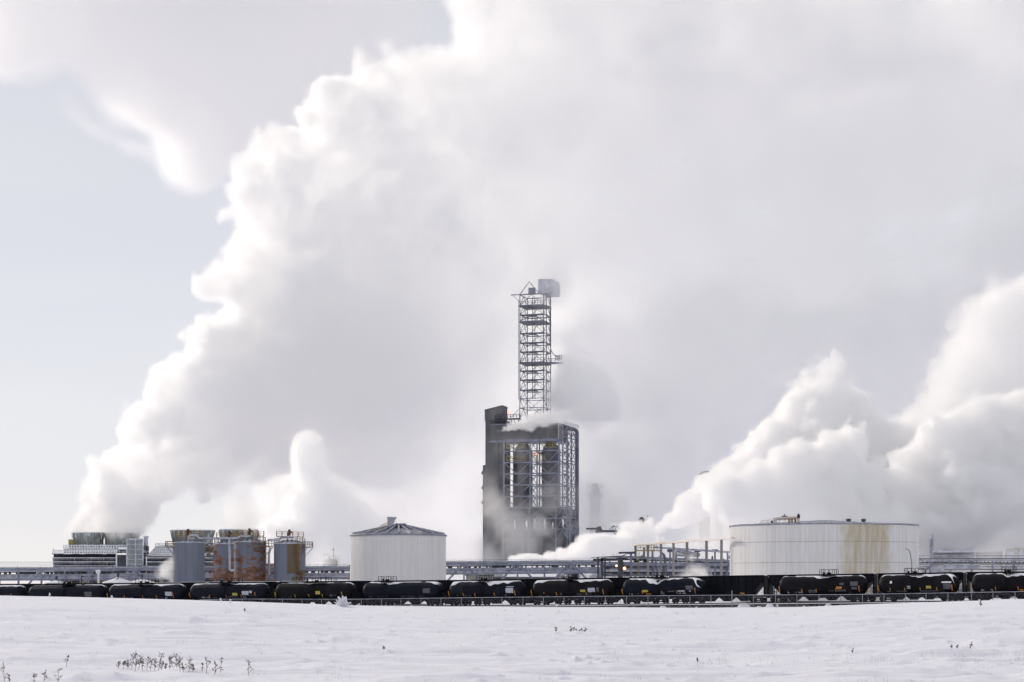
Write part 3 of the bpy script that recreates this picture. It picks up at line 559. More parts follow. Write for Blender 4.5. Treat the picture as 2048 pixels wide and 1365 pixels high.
for x0, x1, py in ((1888, 1910, 1100), (1932, 1947, 1099), (1960, 1968, 1100)): m.rail([P(x0, py+4, 561), P(x1, py+4, 561)], .8, 2, .08)
m.build('roof_edge', M['frost'], r)
c = P(2040, HY, 560); r = thing('storage_tank', 'pale hazy tank cut by the right edge of the picture', 'tank', (c.x, c.y, -3)); MB().lathe(c, [(4.2, -3), (4.2, zc(1104, 560)), (.02, zc(1101, 560))], 40).build('shell', M['white'], r)
m = MB(); m.rail(arc(c, 4.1, -180, 0, 10, zc(1104, 560)), .9, 2, .06); cage_ladder(m, P(2034, 1150, 550), 7, (0, -1, 0), .8); m.build('railing', M['olive'], r)
def rack(name, label, cat, px0, px1, py0, py1, Ya, Yb, lines, posts, colour=None, base=1175, dz=3.0):
    """long pipe run: lines = (y at px0, y at px1, radius, material); posts = (px, top y)"""
    mid = (px0+px1)/2; c = P(mid, base, (Ya+Yb)/2); r = thing(name, label, cat, c)
    def Q(px, py, dd=0): t = (px-px0)/(px1-px0); Y_ = Ya+(Yb-Ya)*t+dd; return P(px, py, Y_)
    for y0, y1, rad, mt, dd in lines:
        m = MB(); m.tube(Q(px0, y0, dd), Q(px1, y1, dd), rad, 10); m.build('pipe', M[mt], r)
    for px, pt, w_, dd in posts: MB().bar(Q(px, base+14, dd), Q(px, pt, dd), w_).build('post', M[colour or 'steel'], r)
    return r, Q
r, Q = rack('pipe_rack', 'hazy double deck pipe rack right of the stained tank', 'pipe rack', 1836, 2110, 0, 0, 470, 455,
    [(1121, 1121, .28, 'galv', 0), (1126, 1127, .2, 'msteel', 2), (1118, 1117, .12, 'msteel', 3), (1134, 1134, .22, 'galv', 1), (1139, 1139, .15, 'msteel', 3), (1112, 1112, .12, 'galv', 4), (1130, 1130, .1, 'msteel', 2)],
    [(1901, 1121, .45, 0), (1943, 1121, .45, 0), (1985, 1121, .4, 0), (2027, 1121, .4, 0), (1860, 1121, .4, 0)])
m = MB(); m.path([Q(1862, 1142, -2), Q(1876, 1142, -2), Q(1888, 1134, -2), Q(1960, 1134, -2)], .6, 10); m.build('elbow_pipe', M['galv'], r)
m = MB()
for k in range(30): px = 1846+k*7.7; m.bar(Q(px, 1126, 1), Q(px, 1119+random.Random(k).random()*4, 1), .2)
m.build('pipe_support', M['dsteel'], r)
m = MB(); m.bar(Q(1848, 1150), Q(1856, 1134), .4); m.bar(Q(1862, 1150), Q(1858, 1134), .4); m.build('brace', M['steel'], r)
# ---------------------------------------------------------------- cooling towers
def fan(x0, x1, xb0, xb1, yt, yb, Y, label):
    c = P((x0+x1)/2, HY, Y); Rt = (x1-x0)/2/F*Y; Rb = (xb1-xb0)/2/F*Y; zt, zb = zc(yt, Y-Rt), zc(yb, Y); r = thing('fan_stack', label, 'cooling tower stack', (c.x, c.y, zb))
    prof = [(Rb, zb-1), (Rb*.985, zb+(zt-zb)*.35), (Rt*.985, zt-.5), (Rt, zt)]
    MB().lathe(c, prof+[(Rt-.4, zt), (Rt-.6, zt-1.5)], 56).build('shroud', M['icestack'], r)
    m = MB()
    for k in range(26):
        a = 2*math.pi*k/26
        for (r0, z0), (r1, z1) in zip(prof[:-1], prof[1:]): m.bar((c.x+(r0+.1)*math.cos(a), c.y+(r0+.1)*math.sin(a), z0), (c.x+(r1+.1)*math.cos(a), c.y+(r1+.1)*math.sin(a), z1), .2)
    m.build('ribs', M['stack'], r)
    m = MB(); m.lathe((c.x, c.y, zt-.25), [(Rt+.02, 0), (Rt+.3, .05), (Rt+.3, .4), (Rt-.3, .45)], 48)
    q = arc(c, Rt+.05, 0, 360, 70, zt-.1); rr = random.Random(int(x0))
    for p in q:
        if rr.random() < .85: l = rr.random()**2.5*3.6+.2; m.tube(p, p-UP*l, .16+.1*rr.random(), 5, .03)
    m.build('icicles', M['rime'], r); return r
M['icestack'] = mat('iced_shroud_boards', (.26, .29, .28), (.66, .7, .73), .8, 0, .33, (1, 1, .55), .55, .64, detail=8)
Y = 900
cb = P(180, HY, Y); ctb = thing('cooling_tower', 'frosted timber cooling tower at far left with slanting louvre walls', 'cooling tower', (cb.x, cb.y, -3))
def W(px, py, dd=0): return P(px, py, Y+dd)
m = MB(); b0 = [W(108, 1195), W(235, 1195), W(235, 1195, 22), W(108, 1195, 22)]; t0 = [W(104, 1108, -1), W(235, 1108, -1), W(235, 1108, 22), W(104, 1108, 22)]
m.hexa([W(110, 1195, 2), W(234, 1195, 2), W(234, 1195, 22), W(110, 1195, 22)], [W(107, 1109, 2), W(234, 1109, 2), W(234, 1109, 22), W(107, 1109, 22)]); m.build('inner_wall', M['dconc'], ctb)
for i, (ya, yb) in enumerate(((1116, 1123), (1124, 1131.5), (1132, 1140), (1141, 1149), (1150, 1158))):
    k = i*.8; m = MB(); m.hexa([W(105.5+k, yb, 1), W(234, yb, 1), W(234, yb, 1.8), W(105.5+k, yb, 1.8)], [W(105+k, ya, -1.5), W(234, ya, -1.5), W(234, ya, -.7), W(105+k, ya, -.7)]); m.build('louvre', M['louvre'], ctb)
    m = MB()
    rr = random.Random(i)
    for j in range(16): px = 107+j*8.2+rr.random()*3; m.bar(W(px, ya, -1.7), W(px, yb+(rr.random()-.5)*3, .6), .12+.3*(rr.random() > .8))
    m.bar(W(105+k, ya, -1.7), W(234, ya, -1.7), .35); m.build('frost_ridge', M['frost'], ctb)
m = MB(); m.hexa([W(103.5, 1109, -2), W(235, 1109, -2), W(235, 1109, 22), W(103.5, 1109, 22)], [W(103.5, 1107, -2), W(235, 1107, -2), W(235, 1107, 22), W(103.5, 1107, 22)])
m.hexa([W(128, 1107, 1), W(254, 1107, 1), W(254, 1107, 22), W(128, 1107, 22)], [W(128, 1098, 1), W(254, 1098, 1), W(254, 1098, 22), W(128, 1098, 22)])
m.hexa([W(139, 1098, 3), W(236, 1098, 3), W(236, 1098, 22), W(139, 1098, 22)], [W(139, 1089.5, 3), W(236, 1089.5, 3), W(236, 1089.5, 22), W(139, 1089.5, 22)]); m.build('deck', M['ice'], ctb)
m = MB()
for x0, x1, ya, yb, dd in ((106, 234, 1107, 1101, -1.9), (127, 254, 1099, 1091, .6), (128, 230, 1104, 1098, .2)):
    for py in np.linspace(ya, yb, 3): m.bar(W(x0, py, dd), W(x1, py, dd), .38)
    n = int((x1-x0)/5.2)
    for j in range(n+1): px = x0+(x1-x0)*j/n; m.bar(W(px, ya, dd), W(px, yb, dd), .42)
m.bar(W(107, 1108, -1), W(107, 1097, -1), .3); m.build('handrail', M['rime'], ctb)
m = MB(); m.hexa([W(233, 1195, -2), W(255, 1195, -2), W(255, 1195, 20), W(233, 1195, 20)], [W(233, 1110, -2), W(255, 1110, -2), W(255, 1110, 20), W(233, 1110, 20)]); m.build('end_wall', M['dconc'], ctb)
m = MB()
for px in (233, 254): m.bar(W(px, 1160, -2.4), W(px, 1100, -2.4), .6)
m.build('corner_post', M['rime'], ctb)
m = MB(); m.hexa([W(254, 1195, -3), W(286, 1195, -3), W(286, 1195, 10), W(254, 1195, 10)], [W(254, 1080, -3), W(286, 1080, -3), W(286, 1080, 10), W(254, 1080, 10)])
m.build('stair_tower', M['stack'], ctb)
m = MB()
for px in (254, 271, 286): m.bar(W(px, 1150, -3.3), W(px, 1079, -3.3), .45)
for py in range(1079, 1150, 10): m.bar(W(254, py, -3.3), W(286, py, -3.3), .28)
m.bar(W(252, 1079, -3.3), W(287, 1079, -3.3), .7); m.build('stair_frame', M['frost'], ctb)
m = MB(); m.hexa([W(287, 1195, 2), W(298, 1195, 2), W(298, 1195, 9), W(287, 1195, 9)], [W(287, 1092, 2), W(298, 1092, 2), W(298, 1092, 9), W(287, 1092, 9)]); m.build('side_annex', M['ice'], ctb)
m = MB(); m.tube(W(292, 1095, 4), W(292, 1074, 4), 1.0, 12); m.tube(W(292, 1075, 4), W(292, 1073, 4), 1.5, 12); m.build('vent_pipe', M['frost'], ctb)
m = MB(); m.box(W(143, 1086, 5), (2.4, 2.4, 3.2)); m.build('roof_box', M['olive'], ctb)
fan(145, 209, 148, 206, 1065, 1090, 912, 'left fan stack on the frosted cooling tower, hung with icicles')
fan(209, 278, 210, 275, 1065, 1090, 914, 'right fan stack on the frosted cooling tower, behind the stair tower')
Y = 900; cb = P(360, HY, Y); ctb = thing('cooling_tower', 'second frosted cooling tower, mostly hidden behind the storage tanks', 'cooling tower', (cb.x, cb.y, -3))
m = MB(); m.hexa([W(296, 1195, 2), W(560, 1195, 2), W(560, 1195, 26), W(296, 1195, 26)], [W(293, 1113, 2), W(560, 1113, 2), W(560, 1113, 26), W(293, 1113, 26)]); m.build('inner_wall', M['dconc'], ctb)
m = MB(); m.hexa([W(300, 1113, 3), W(560, 1113, 3), W(560, 1113, 26), W(300, 1113, 26)], [W(314, 1092, 10), W(560, 1080, 10), W(560, 1080, 26), W(314, 1092, 26)]); m.build('deck', M['ice'], ctb)
for ya, yb in ((1116, 1122), (1124, 1131), (1133, 1140), (1142, 1150)):
    m = MB(); m.hexa([W(295, yb, 1), W(560, yb, 1), W(560, yb, 1.8), W(295, yb, 1.8)], [W(294, ya, -1.5), W(560, ya, -1.5), W(560, ya, -.7), W(294, ya, -.7)]); m.build('louvre', M['louvre'], ctb)
    MB().bar(W(294, ya, -1.7), W(560, ya, -1.7), .4).build('frost_ridge', M['frost'], ctb)
m = MB()
for k in range(5): m.bar(W(297+k*3.4, 1112-k*4.6, 1.5+k*1.7), W(350+k*2, 1112-k*4.6, 1.5+k*1.7), .5)
for k in range(12): m.bar(W(296+k*4.4, 1113, 1.5), W(312+k*4.2, 1094, 9), .5)
m.rail([W(311, 1093, 9), W(345, 1093, 9)], 1.3, 1.5, .14); m.bar(W(293, 1150, -2), W(293, 1113, -2), .5); m.build('frosted_slats', M['rime'], ctb)
fan(341, 429, 345, 425, 1060, 1094, 915, 'wide fan stack seen above the leftmost grey storage tank')
fan(438, 490, 441, 487, 1059, 1090, 925, 'fan stack seen above the brown rusted storage tank')
fan(486, 527, 489, 525, 1059, 1090, 940, 'fan stack behind the handrails of the patchy rusted tank')

# ---------------------------------------------------------------- truss pipe bridges and pipe racks
def truss(label, px0, px1, Y0, Y1, yt0, yt1, apexes, posts, deep=5.0, base=1192, half=33):
    c = P((px0+px1)/2, base, (Y0+Y1)/2); r = thing('pipe_bridge', label, 'pipe bridge', c)
    def Q(px, dy, dd=0.0): t = (px-px0)/(px1-px0); Y_ = Y0+(Y1-Y0)*t+dd; return P(px, yt0+(yt1-yt0)*t+dy, Y_)
    for dd in (0, deep):
        m = MB(); m.bar(Q(px0, 2, dd), Q(px1, 2, dd), .35, .6); m.bar(Q(px0, 21, dd), Q(px1, 21, dd), .35, .55); m.build('chord', M['steel'], r)
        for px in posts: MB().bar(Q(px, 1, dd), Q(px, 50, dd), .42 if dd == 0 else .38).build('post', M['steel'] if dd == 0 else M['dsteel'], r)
        for px in apexes:
            for s_ in (-1, 1):
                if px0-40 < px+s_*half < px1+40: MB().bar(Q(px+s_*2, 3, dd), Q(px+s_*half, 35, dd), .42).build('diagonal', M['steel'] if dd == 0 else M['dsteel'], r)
    for dy, rad, dd, mt in ((14.5, .55, 1.6, 'galv'), (-1, .26, 1.2, 'galv'), (-2.5, .16, 2.4, 'msteel'), (6, .16, 3.2, 'msteel')):
        MB().tube(Q(px0, dy, dd), Q(px1, dy, dd), rad, 12).build('pipe', M[mt], r)
    m = MB(); m.rail([Q(px0, 0, 0), Q(px1, 0, 0)], .75, 6.0, .04, False); m.build('handrail', M['msteel'], r)
    m = MB(); rr = random.Random(5); px = px0+6
    while px < px1: m.box(Q(px, 9, 3.0), (.3+rr.random()*.9, .4, .4+rr.random()*.6)); px += 7+rr.random()*9
    m.build('pipe_shoe', M['dsteel'], r); return r
truss('long grey truss bridge of pipes right of the ribbed white tank', 880, 1205, 478, 462, 1127, 1124, (928, 1035, 1141), (928, 982, 1035, 1089, 1141, 1196))
truss('grey truss pipe bridge running out of the picture at far left', -60, 225, 478, 474, 1139, 1138, (83, 190), (37, 83, 130, 177), half=30)
truss('grey truss pipe bridge passing behind the leftmost storage tank', 226, 700, 470, 466, 1137, 1136, (272, 378), (272, 325, 378, 431, 484, 540), half=28)
# rack right of the trusses
r, Q = rack('pipe_rack', 'crowded pipe rack behind the tall grey posts', 'pipe rack', 1205, 1480, 0, 0, 462, 500,
    [(1113, 1123, .32, 'steel', 0), (1118, 1127, .2, 'dsteel', 3), (1128, 1130, .5, 'steel', 0), (1133, 1134, .35, 'msteel', 2), (1141, 1141, .4, 'galv', 1), (1146, 1146, .25, 'dsteel', 3), (1151, 1150, .35, 'msteel', 2), (1137, 1138, .2, 'galv', 4)],
    [(1262, 1108, .5, 0), (1305, 1100, .5, 0), (1340, 1096, .45, 0), (1352, 1101, .4, 3), (1395, 1104, .4, 0), (1430, 1103, .45, 0), (1455, 1104, .4, 0), (1378, 1105, .35, 3)])
m = MB(); m.tube(Q(1308, 1095), Q(1480, 1106), .28, 10); m.build('pipe', M['galv'], r)
m = MB(); m.tube(Q(1352, 1101, 2), Q(1398, 1110, 2), .5, 10); m.tube(Q(1350, 1110, 2), Q(1395, 1112, 2), .4, 10); m.build('pipe', M['galv'], r)
m = MB(); m.path([Q(1322, 1106, -1), Q(1328, 1110, -1), Q(1330, 1120, -1), Q(1330, 1150, -1)], .35, 10); m.build('pipe', M['msteel'], r)
for x0, y0, x1, y1 in ((1342, 1118, 1330, 1152), (1310, 1115, 1318, 1150), (1411, 1128, 1398, 1156), (1414, 1126, 1425, 1156), (1460, 1128, 1450, 1156), (1305, 1128, 1312, 1152)):
    MB().bar(Q(x0, y0, -1), Q(x1, y1, -1), .38).build('brace', M['steel'], r)
rr = random.Random(2)
for k in range(70):
    px = 1208+k*3.8; w_ = .3+rr.random()*1.2; q = Q(px, 1112+rr.random()*40, 1.5+rr.random()*2); MB().box(q, (w_, .35, .25+rr.random()*.5)).tube(q-UP*.2, q+UP*.55, .12, 6).tube(q+UP*.5, q+UP*.6, .28, 8).build('valve', M['dsteel'], r)
m = MB()
for px in (1341, 1430, 1395): m.bar(Q(px-5, 1102, 0), Q(px+5, 1102, 0), .5, .7)
m.build('cap_beam', M['dsteel'], r)
m = MB(); 
for a, b, y in ((1276, 1314, 1101), (1300, 1314, 1101)): m.rail([Q(a, y, -3), Q(b, y, -3)], 1.3, 1.0, .07)
m.bar(Q(1274, 1102, -3), Q(1316, 1102, -3), 1.2, .3); m.build('service_platform', M['olive'], r)
m = MB(); m.bar(Q(1276, 1158, -4), Q(1276, 1104, -4), .09); m.bar(Q(1279, 1158, -4), Q(1279, 1104, -4), .09)
for k in range(18): m.bar(Q(1276, 1158-k*3, -4), Q(1279, 1158-k*3, -4), .06)
m.build('ladder', M['olive'], r)
MB().hexa([Q(1237, 1109, -1), Q(1270, 1108, -1), Q(1270, 1108, 3), Q(1237, 1109, 3)], [Q(1237, 1104, -1), Q(1270, 1103.5, -1), Q(1270, 1103.5, 3), Q(1237, 1104, 3)]).build('cable_tray', M['dsteel'], r)
# elevated feed pipe on concrete posts to the stained tank
c = P(1365, 1190, 450); r = thing('elevated_pipe', 'bright topped overhead pipe on tall grey posts joining the stained tank', 'pipe', c)
def E_(px): t = (px-1268)/(1462-1268); return 480+(424-480)*t
MB().bar(P(1267, 1090.5, E_(1267)), P(1466, 1076.5, E_(1466)), 1.0, .42).build('pipe', M['hotpipe'], r)
for px in (1271, 1296, 1322, 1347, 1374, 1413, 1443):
    y = 1091.5-(px-1268)*14/194; MB().bar(P(px, 1190, E_(px)+.1), P(px, y, E_(px)), .62).build('post', M['conc'], r)
    MB().box(P(px, y+.3, E_(px)), (.85, .85, .3)).build('post_cap', M['red'], r)
MB().bar(P(1288, 1190, 478), P(1288, 1096, 478), .55).build('post', M['conc'], r)
# canopy with lamps
c = P(1215, 1190, 448); r = thing('loading_canopy', 'tilted snow covered canopy roof on dark posts with two glowing lamps', 'canopy', c)
Y = 448
MB().hexa([P(1181, 1116.5, Y), P(1246, 1113.5, Y), P(1252, 1109.5, Y+8), P(1187, 1114.5, Y+8)], [P(1181, 1115.6, Y), P(1246, 1112, Y), P(1252, 1108.6, Y+8), P(1187, 1113.6, Y+8)]).build('roof', M['dsteel'], r)
MB().hexa([P(1182, 1115.4, Y+.2), P(1245, 1111.9, Y+.2), P(1251, 1108.4, Y+7.8), P(1188, 1113.4, Y+7.8)], [P(1182, 1114.4, Y+.2), P(1245, 1110.9, Y+.2), P(1251, 1107.4, Y+7.8), P(1188, 1112.4, Y+7.8)]).build('snow', M['snow'], r)
MB().bar(P(1186, 1121, Y+1), P(1246, 1119, Y+1), .5, .6).build('beam', M['dsteel'], r)
for px, w_ in ((1204, .5), (1210, .4), (1239, .8), (1243, .6), (1196, .45)): MB().bar(P(px, 1190, Y+1), P(px, 1116, Y+1), w_).build('post', M['dsteel'], r)
MB().bar(P(1244, 1119, Y), P(1249, 1136, Y-1), .25).build('brace', M['dsteel'], r)
m = MB(); m.rail([P(1225, 1160, Y-2), P(1262, 1160, Y-2)], 1.4, 1.2, .07); m.build('railing', M['dsteel'], r)
for px, py, s_ in ((1249, 1137.3, .34), (1233, 1132, .22)):
    m = MB(); m.lathe(P(px, py, Y-3), [(.01, -s_), (s_*.8, -s_*.6), (s_, 0), (s_*.8, s_*.6), (.01, s_)], 10); q = m.build('lamp_lens', M['lamporange'], r)
for px, py in ((1249, 1137.3), (1233, 1132)):
    MB().box(P(px, py-1.0, Y-2.6), (.5, .5, .25)).build('lamp_hood', M['dsteel'], r)
# sheds behind the truss
def shed(label, pts_px, Y, depth, yb, ye, yr, ridge):
    x0, x1 = pts_px; c = P((x0+x1)/2, 1190, Y); r = thing('shed', label, 'shed', c)
    MB().hexa([P(x0, yb, Y), P(x1, yb, Y), P(x1, yb, Y+depth), P(x0, yb, Y+depth)], [P(x0, ye, Y), P(x1, ye, Y), P(x1, ye, Y+depth), P(x0, ye, Y+depth)]).build('wall', M['beige'], r)
    if ridge == 'x':
        MB().hexa([P(x0-1, ye, Y-.5), P(x1+1, ye, Y-.5), P(x1+1, yr, Y+depth/2), P(x0-1, yr, Y+depth/2)], [P(x0-1, ye-2, Y-.5), P(x1+1, ye-2, Y-.5), P(x1+1, yr-2, Y+depth/2), P(x0-1, yr-2, Y+depth/2)]).build('snow_roof', M['snow'], r)
        MB().bar(P(x0-1, ye+.2, Y-.6), P(x1+1, ye+.2, Y-.6), .25).build('eave', M['dsteel'], r)
    else:
        xm = (x0+x1)/2; MB().add([P(x0, ye, Y), P(x1, ye, Y), P(xm, yr, Y), P(x0, ye, Y+.3), P(x1, ye, Y+.3), P(xm, yr, Y+.3)], [(0, 1, 2), (5, 4, 3)]).build('gable', M['beige'], r)
        m = MB(); m.bar(P(x0-2, ye, Y-.3), P(xm, yr-.5, Y-.3), .35); m.bar(P(xm, yr-.5, Y-.3), P(x1+2, ye, Y-.3), .35); m.build('eave', M['dsteel'], r)
        for a, b in ((x0-2, xm), (xm, x1+2)):
            ya, yb2 = (ye, yr) if a < xm-1 else (yr, ye)
            MB().hexa([P(a, ya-.5, Y-.4), P(b, yb2-.5, Y-.4), P(b, yb2-.5, Y+depth), P(a, ya-.5, Y+depth)], [P(a, ya-2.3, Y-.4), P(b, yb2-2.3, Y-.4), P(b, yb2-2.3, Y+depth), P(a, ya-2.3, Y+depth)]).build('snow_roof', M['snow'], r)
shed('beige gabled shed with snowy roof behind the truss bridge', (932, 986), 520, 12, 1195, 1150.5, 1146, 'y')
shed('low beige building with broad snow roof behind the truss bridge', (1008, 1112), 530, 16, 1195, 1155.5, 1147, 'x')
m = MB(); m.tube(P(1018, 1124, 640), P(1050, 1124, 640), .3); m.tube(P(1010, 1134, 560), P(1045, 1134, 560), 1.0, 12); ob = m.build('frosted_pipe', M['rime']); tag(ob, 'snow covered pipe lying behind the truss bridge by the sheds', 'pipe')
# small conical roofed tanks with snow
for x0, x1, ye, ya, Y, label in ((206, 266, 1166.5, 1155, 430, 'low tank with snowy cone roof and black vent ball'), (258, 310, 1166.5, 1157.5, 434, 'low tank with snowy cone roof beside the railing of a tank car'), (92, 134, 1167, 1161, 432, 'smaller low tank with snow on its flat cone roof at far left')):
    c = P((x0+x1)/2, HY, Y); R = (x1-x0)/2/F*Y; r = thing('low_tank', label, 'tank', (c.x, c.y, -3.3))
    MB().lathe(c, [(R-.1, -3.3), (R-.1, zc(ye, Y))], 40).build('shell', M['dsteel'], r)
    MB().lathe(c, [(R-.1, zc(ye, Y)-.02), (R+.1, zc(ye, Y)), (R+.05, zc(ye, Y)+.18), (.02, zc(ya, Y))], 40).build('snow_roof', M['snow'], r)
    m = MB(); q = P((x0+x1)/2, ya, Y); m.lathe(q, [(.2, -.3), (.2, .3), (.32, .45), (.32, .85), (.02, 1.05)], 12); m.bar(P((x0+x1)/2-4, ya+5, Y-R*.5), P((x0+x1)/2+2, ya+1, Y-R*.2), .12); m.build('vent', M['dsteel'], r)
# ochre valve manifold
rr = random.Random(9)
for x0, x1, label in ((112, 182, 'cluttered ochre valve manifold below the left truss bridge'), (190, 330, 'cluttered ochre valve manifold with platforms below the middle truss bridge')):
    c = P((x0+x1)/2, 1190, 482); r = thing('valve_manifold', label, 'valve manifold', c)
    m = MB()
    for k in range(int((x1-x0)/2.2)):
        px = x0+rr.random()*(x1-x0); py = 1150+rr.random()*14; d_ = rr.random()*5
        if rr.random() < .5: m.bar(P(px, py+10, 480+d_), P(px, py, 480+d_), .15+rr.random()*.2)
        else: m.bar(P(px, py, 480+d_), P(px+4+rr.random()*14, py, 480+d_), .15+rr.random()*.22)
    m.build('header_pipes', M['olive'], r)
    for k in range(int((x1-x0)/6)): px = x0+rr.random()*(x1-x0); MB().lathe(P(px, 1153+rr.random()*8, 479.5), [(.05, -.4), (.3, -.25), (.3, .25), (.05, .4)], 8).build('valve', M['yellow'], r)
    m = MB(); m.rail([P(x0+4, 1150, 479), P(x0+30, 1150, 479)], 1.2, 1.4, .06); m.rail([P(x1-50, 1148, 479), P(x1-6, 1148, 479)], 1.3, 1.4, .06); m.build('railing', M['olive'], r)
for px, a, b, label in ((163, 1153, 1166, 'short black standpipe with a bent top left of its twin'), (184, 1154, 1166, 'short black standpipe with a bent top right of its twin')):
    c = P(px, 1185, 425); o_ = MB().path([c, P(px, a, 425), P(px+4, a, 425)], .16, 8).build('standpipe', M['dsteel']); tag(o_, label, 'pipe')
o_ = MB().path([P(197, 1185, 440), P(197, 1145, 440), P(194, 1143, 440)], .22, 8).tube(P(192, 1144.5, 440), P(200, 1143, 440), .4, 8).build('vent_pipe', M['rime']); tag(o_, 'white frosted vent pipe with a flared top', 'pipe')
# vessel with caged ladder in steam, and poles
Y = 500; c = P(661, HY, Y); r = thing('process_vessel', 'small vessel with caged ladder and top railing in the wisp left of the ribbed tank', 'vessel', (c.x, c.y, -3.3))
MB().lathe(c, [(1.9, -3.3), (1.9, zc(1122, Y)), (1.2, zc(1119, Y)), (.02, zc(1117, Y))], 28).build('shell', M['drum'], r)
m = MB(); m.rail([P(646, 1119, Y-2), P(672, 1122, Y-2)], 1.3, 1.2, .06); m.build('railing', M['msteel'], r)
m = MB(); cage_ladder(m, P(674, 1142, Y-1), 3, (1, -.3, 0), .8); m.bar(P(672, 1165, Y-1), P(672, 1112, Y-1), .18); m.build('ladder', M['olive'], r)
c = P(667.5, 1190, 505); o_ = MB().tube(c, P(667.5, 1093, 505), .16, 6, .08).box(P(666, 1100, 505), (.4, .3, .4)).build('light_pole', M['msteel']); tag(o_, 'thin mast above the small vessel with the caged ladder', 'pole')
c = P(698, 1185, 432); o_ = MB().tube(c, P(698, 1132, 432), .06, 6).box(P(699, 1132, 432), (.35, .3, .25)).bar(P(695, 1165, 432), P(699, 1147, 432), .12).bar(P(699, 1160, 432), P(699, 1147, 432), .2).build('yard_lamp', M['olive']); tag(o_, 'little lamp post against the left edge of the ribbed white tank', 'lamp')
# power lines
for py0, py1, label in ((1121, 1123, 'upper thin overhead wire at far left'), (1124.5, 1127, 'lower thin overhead wire at far left')):
    a, b = P(-300, py0, 1100), P(320, py1, 1100); o_ = MB().path([a.lerp(b, t)-UP*(4*t*(1-t)*.8) for t in np.linspace(0, 1, 9)], .13, 5).build('overhead_wire', M['wire']); tag(o_, label, 'wire')
# ---------------------------------------------------------------- the train
def car_frame(px0, px1, off):
    a, b = on_track(px0, off), on_track(px1, off); mid = (a+b)/2; yy = mid.y-TN.y*off
    za, zb = rail_z(a.y-TN.y*off), rail_z(b.y-TN.y*off); Lc = (b-a).length
    return Vector((mid.x, mid.y, (za+zb)/2)), math.atan2(b.y-a.y, b.x-a.x), math.atan2(-(zb-za), Lc), Lc
def bogie(r, x):
    m = MB()
    for wx in (-.9, .9):
        for s_ in (-1, 1): m.tube((x+wx, s_*.72-.06, .43), (x+wx, s_*.72+.06, .43), .43, 18)
        m.tube((x+wx, -.8, .43), (x+wx, .8, .43), .09, 8)
    b_ = m.build('wheels', M['under'], r)
    m = MB()
    for s_ in (-1, 1):
        m.bar((x-1.2, s_*1.0, .5), (x-.5, s_*1.0, .72), .18, .22); m.bar((x-.5, s_*1.0, .72), (x+.5, s_*1.0, .72), .18, .3); m.bar((x+.5, s_*1.0, .72), (x+1.2, s_*1.0, .5), .18, .22); m.bar((x-.55, s_*1.0, .35), (x+.55, s_*1.0, .35), .18, .22)
    m.box((x, 0, .72), (.4, 2.2, .3)); m.build('bogie_frame', M['under'], r)
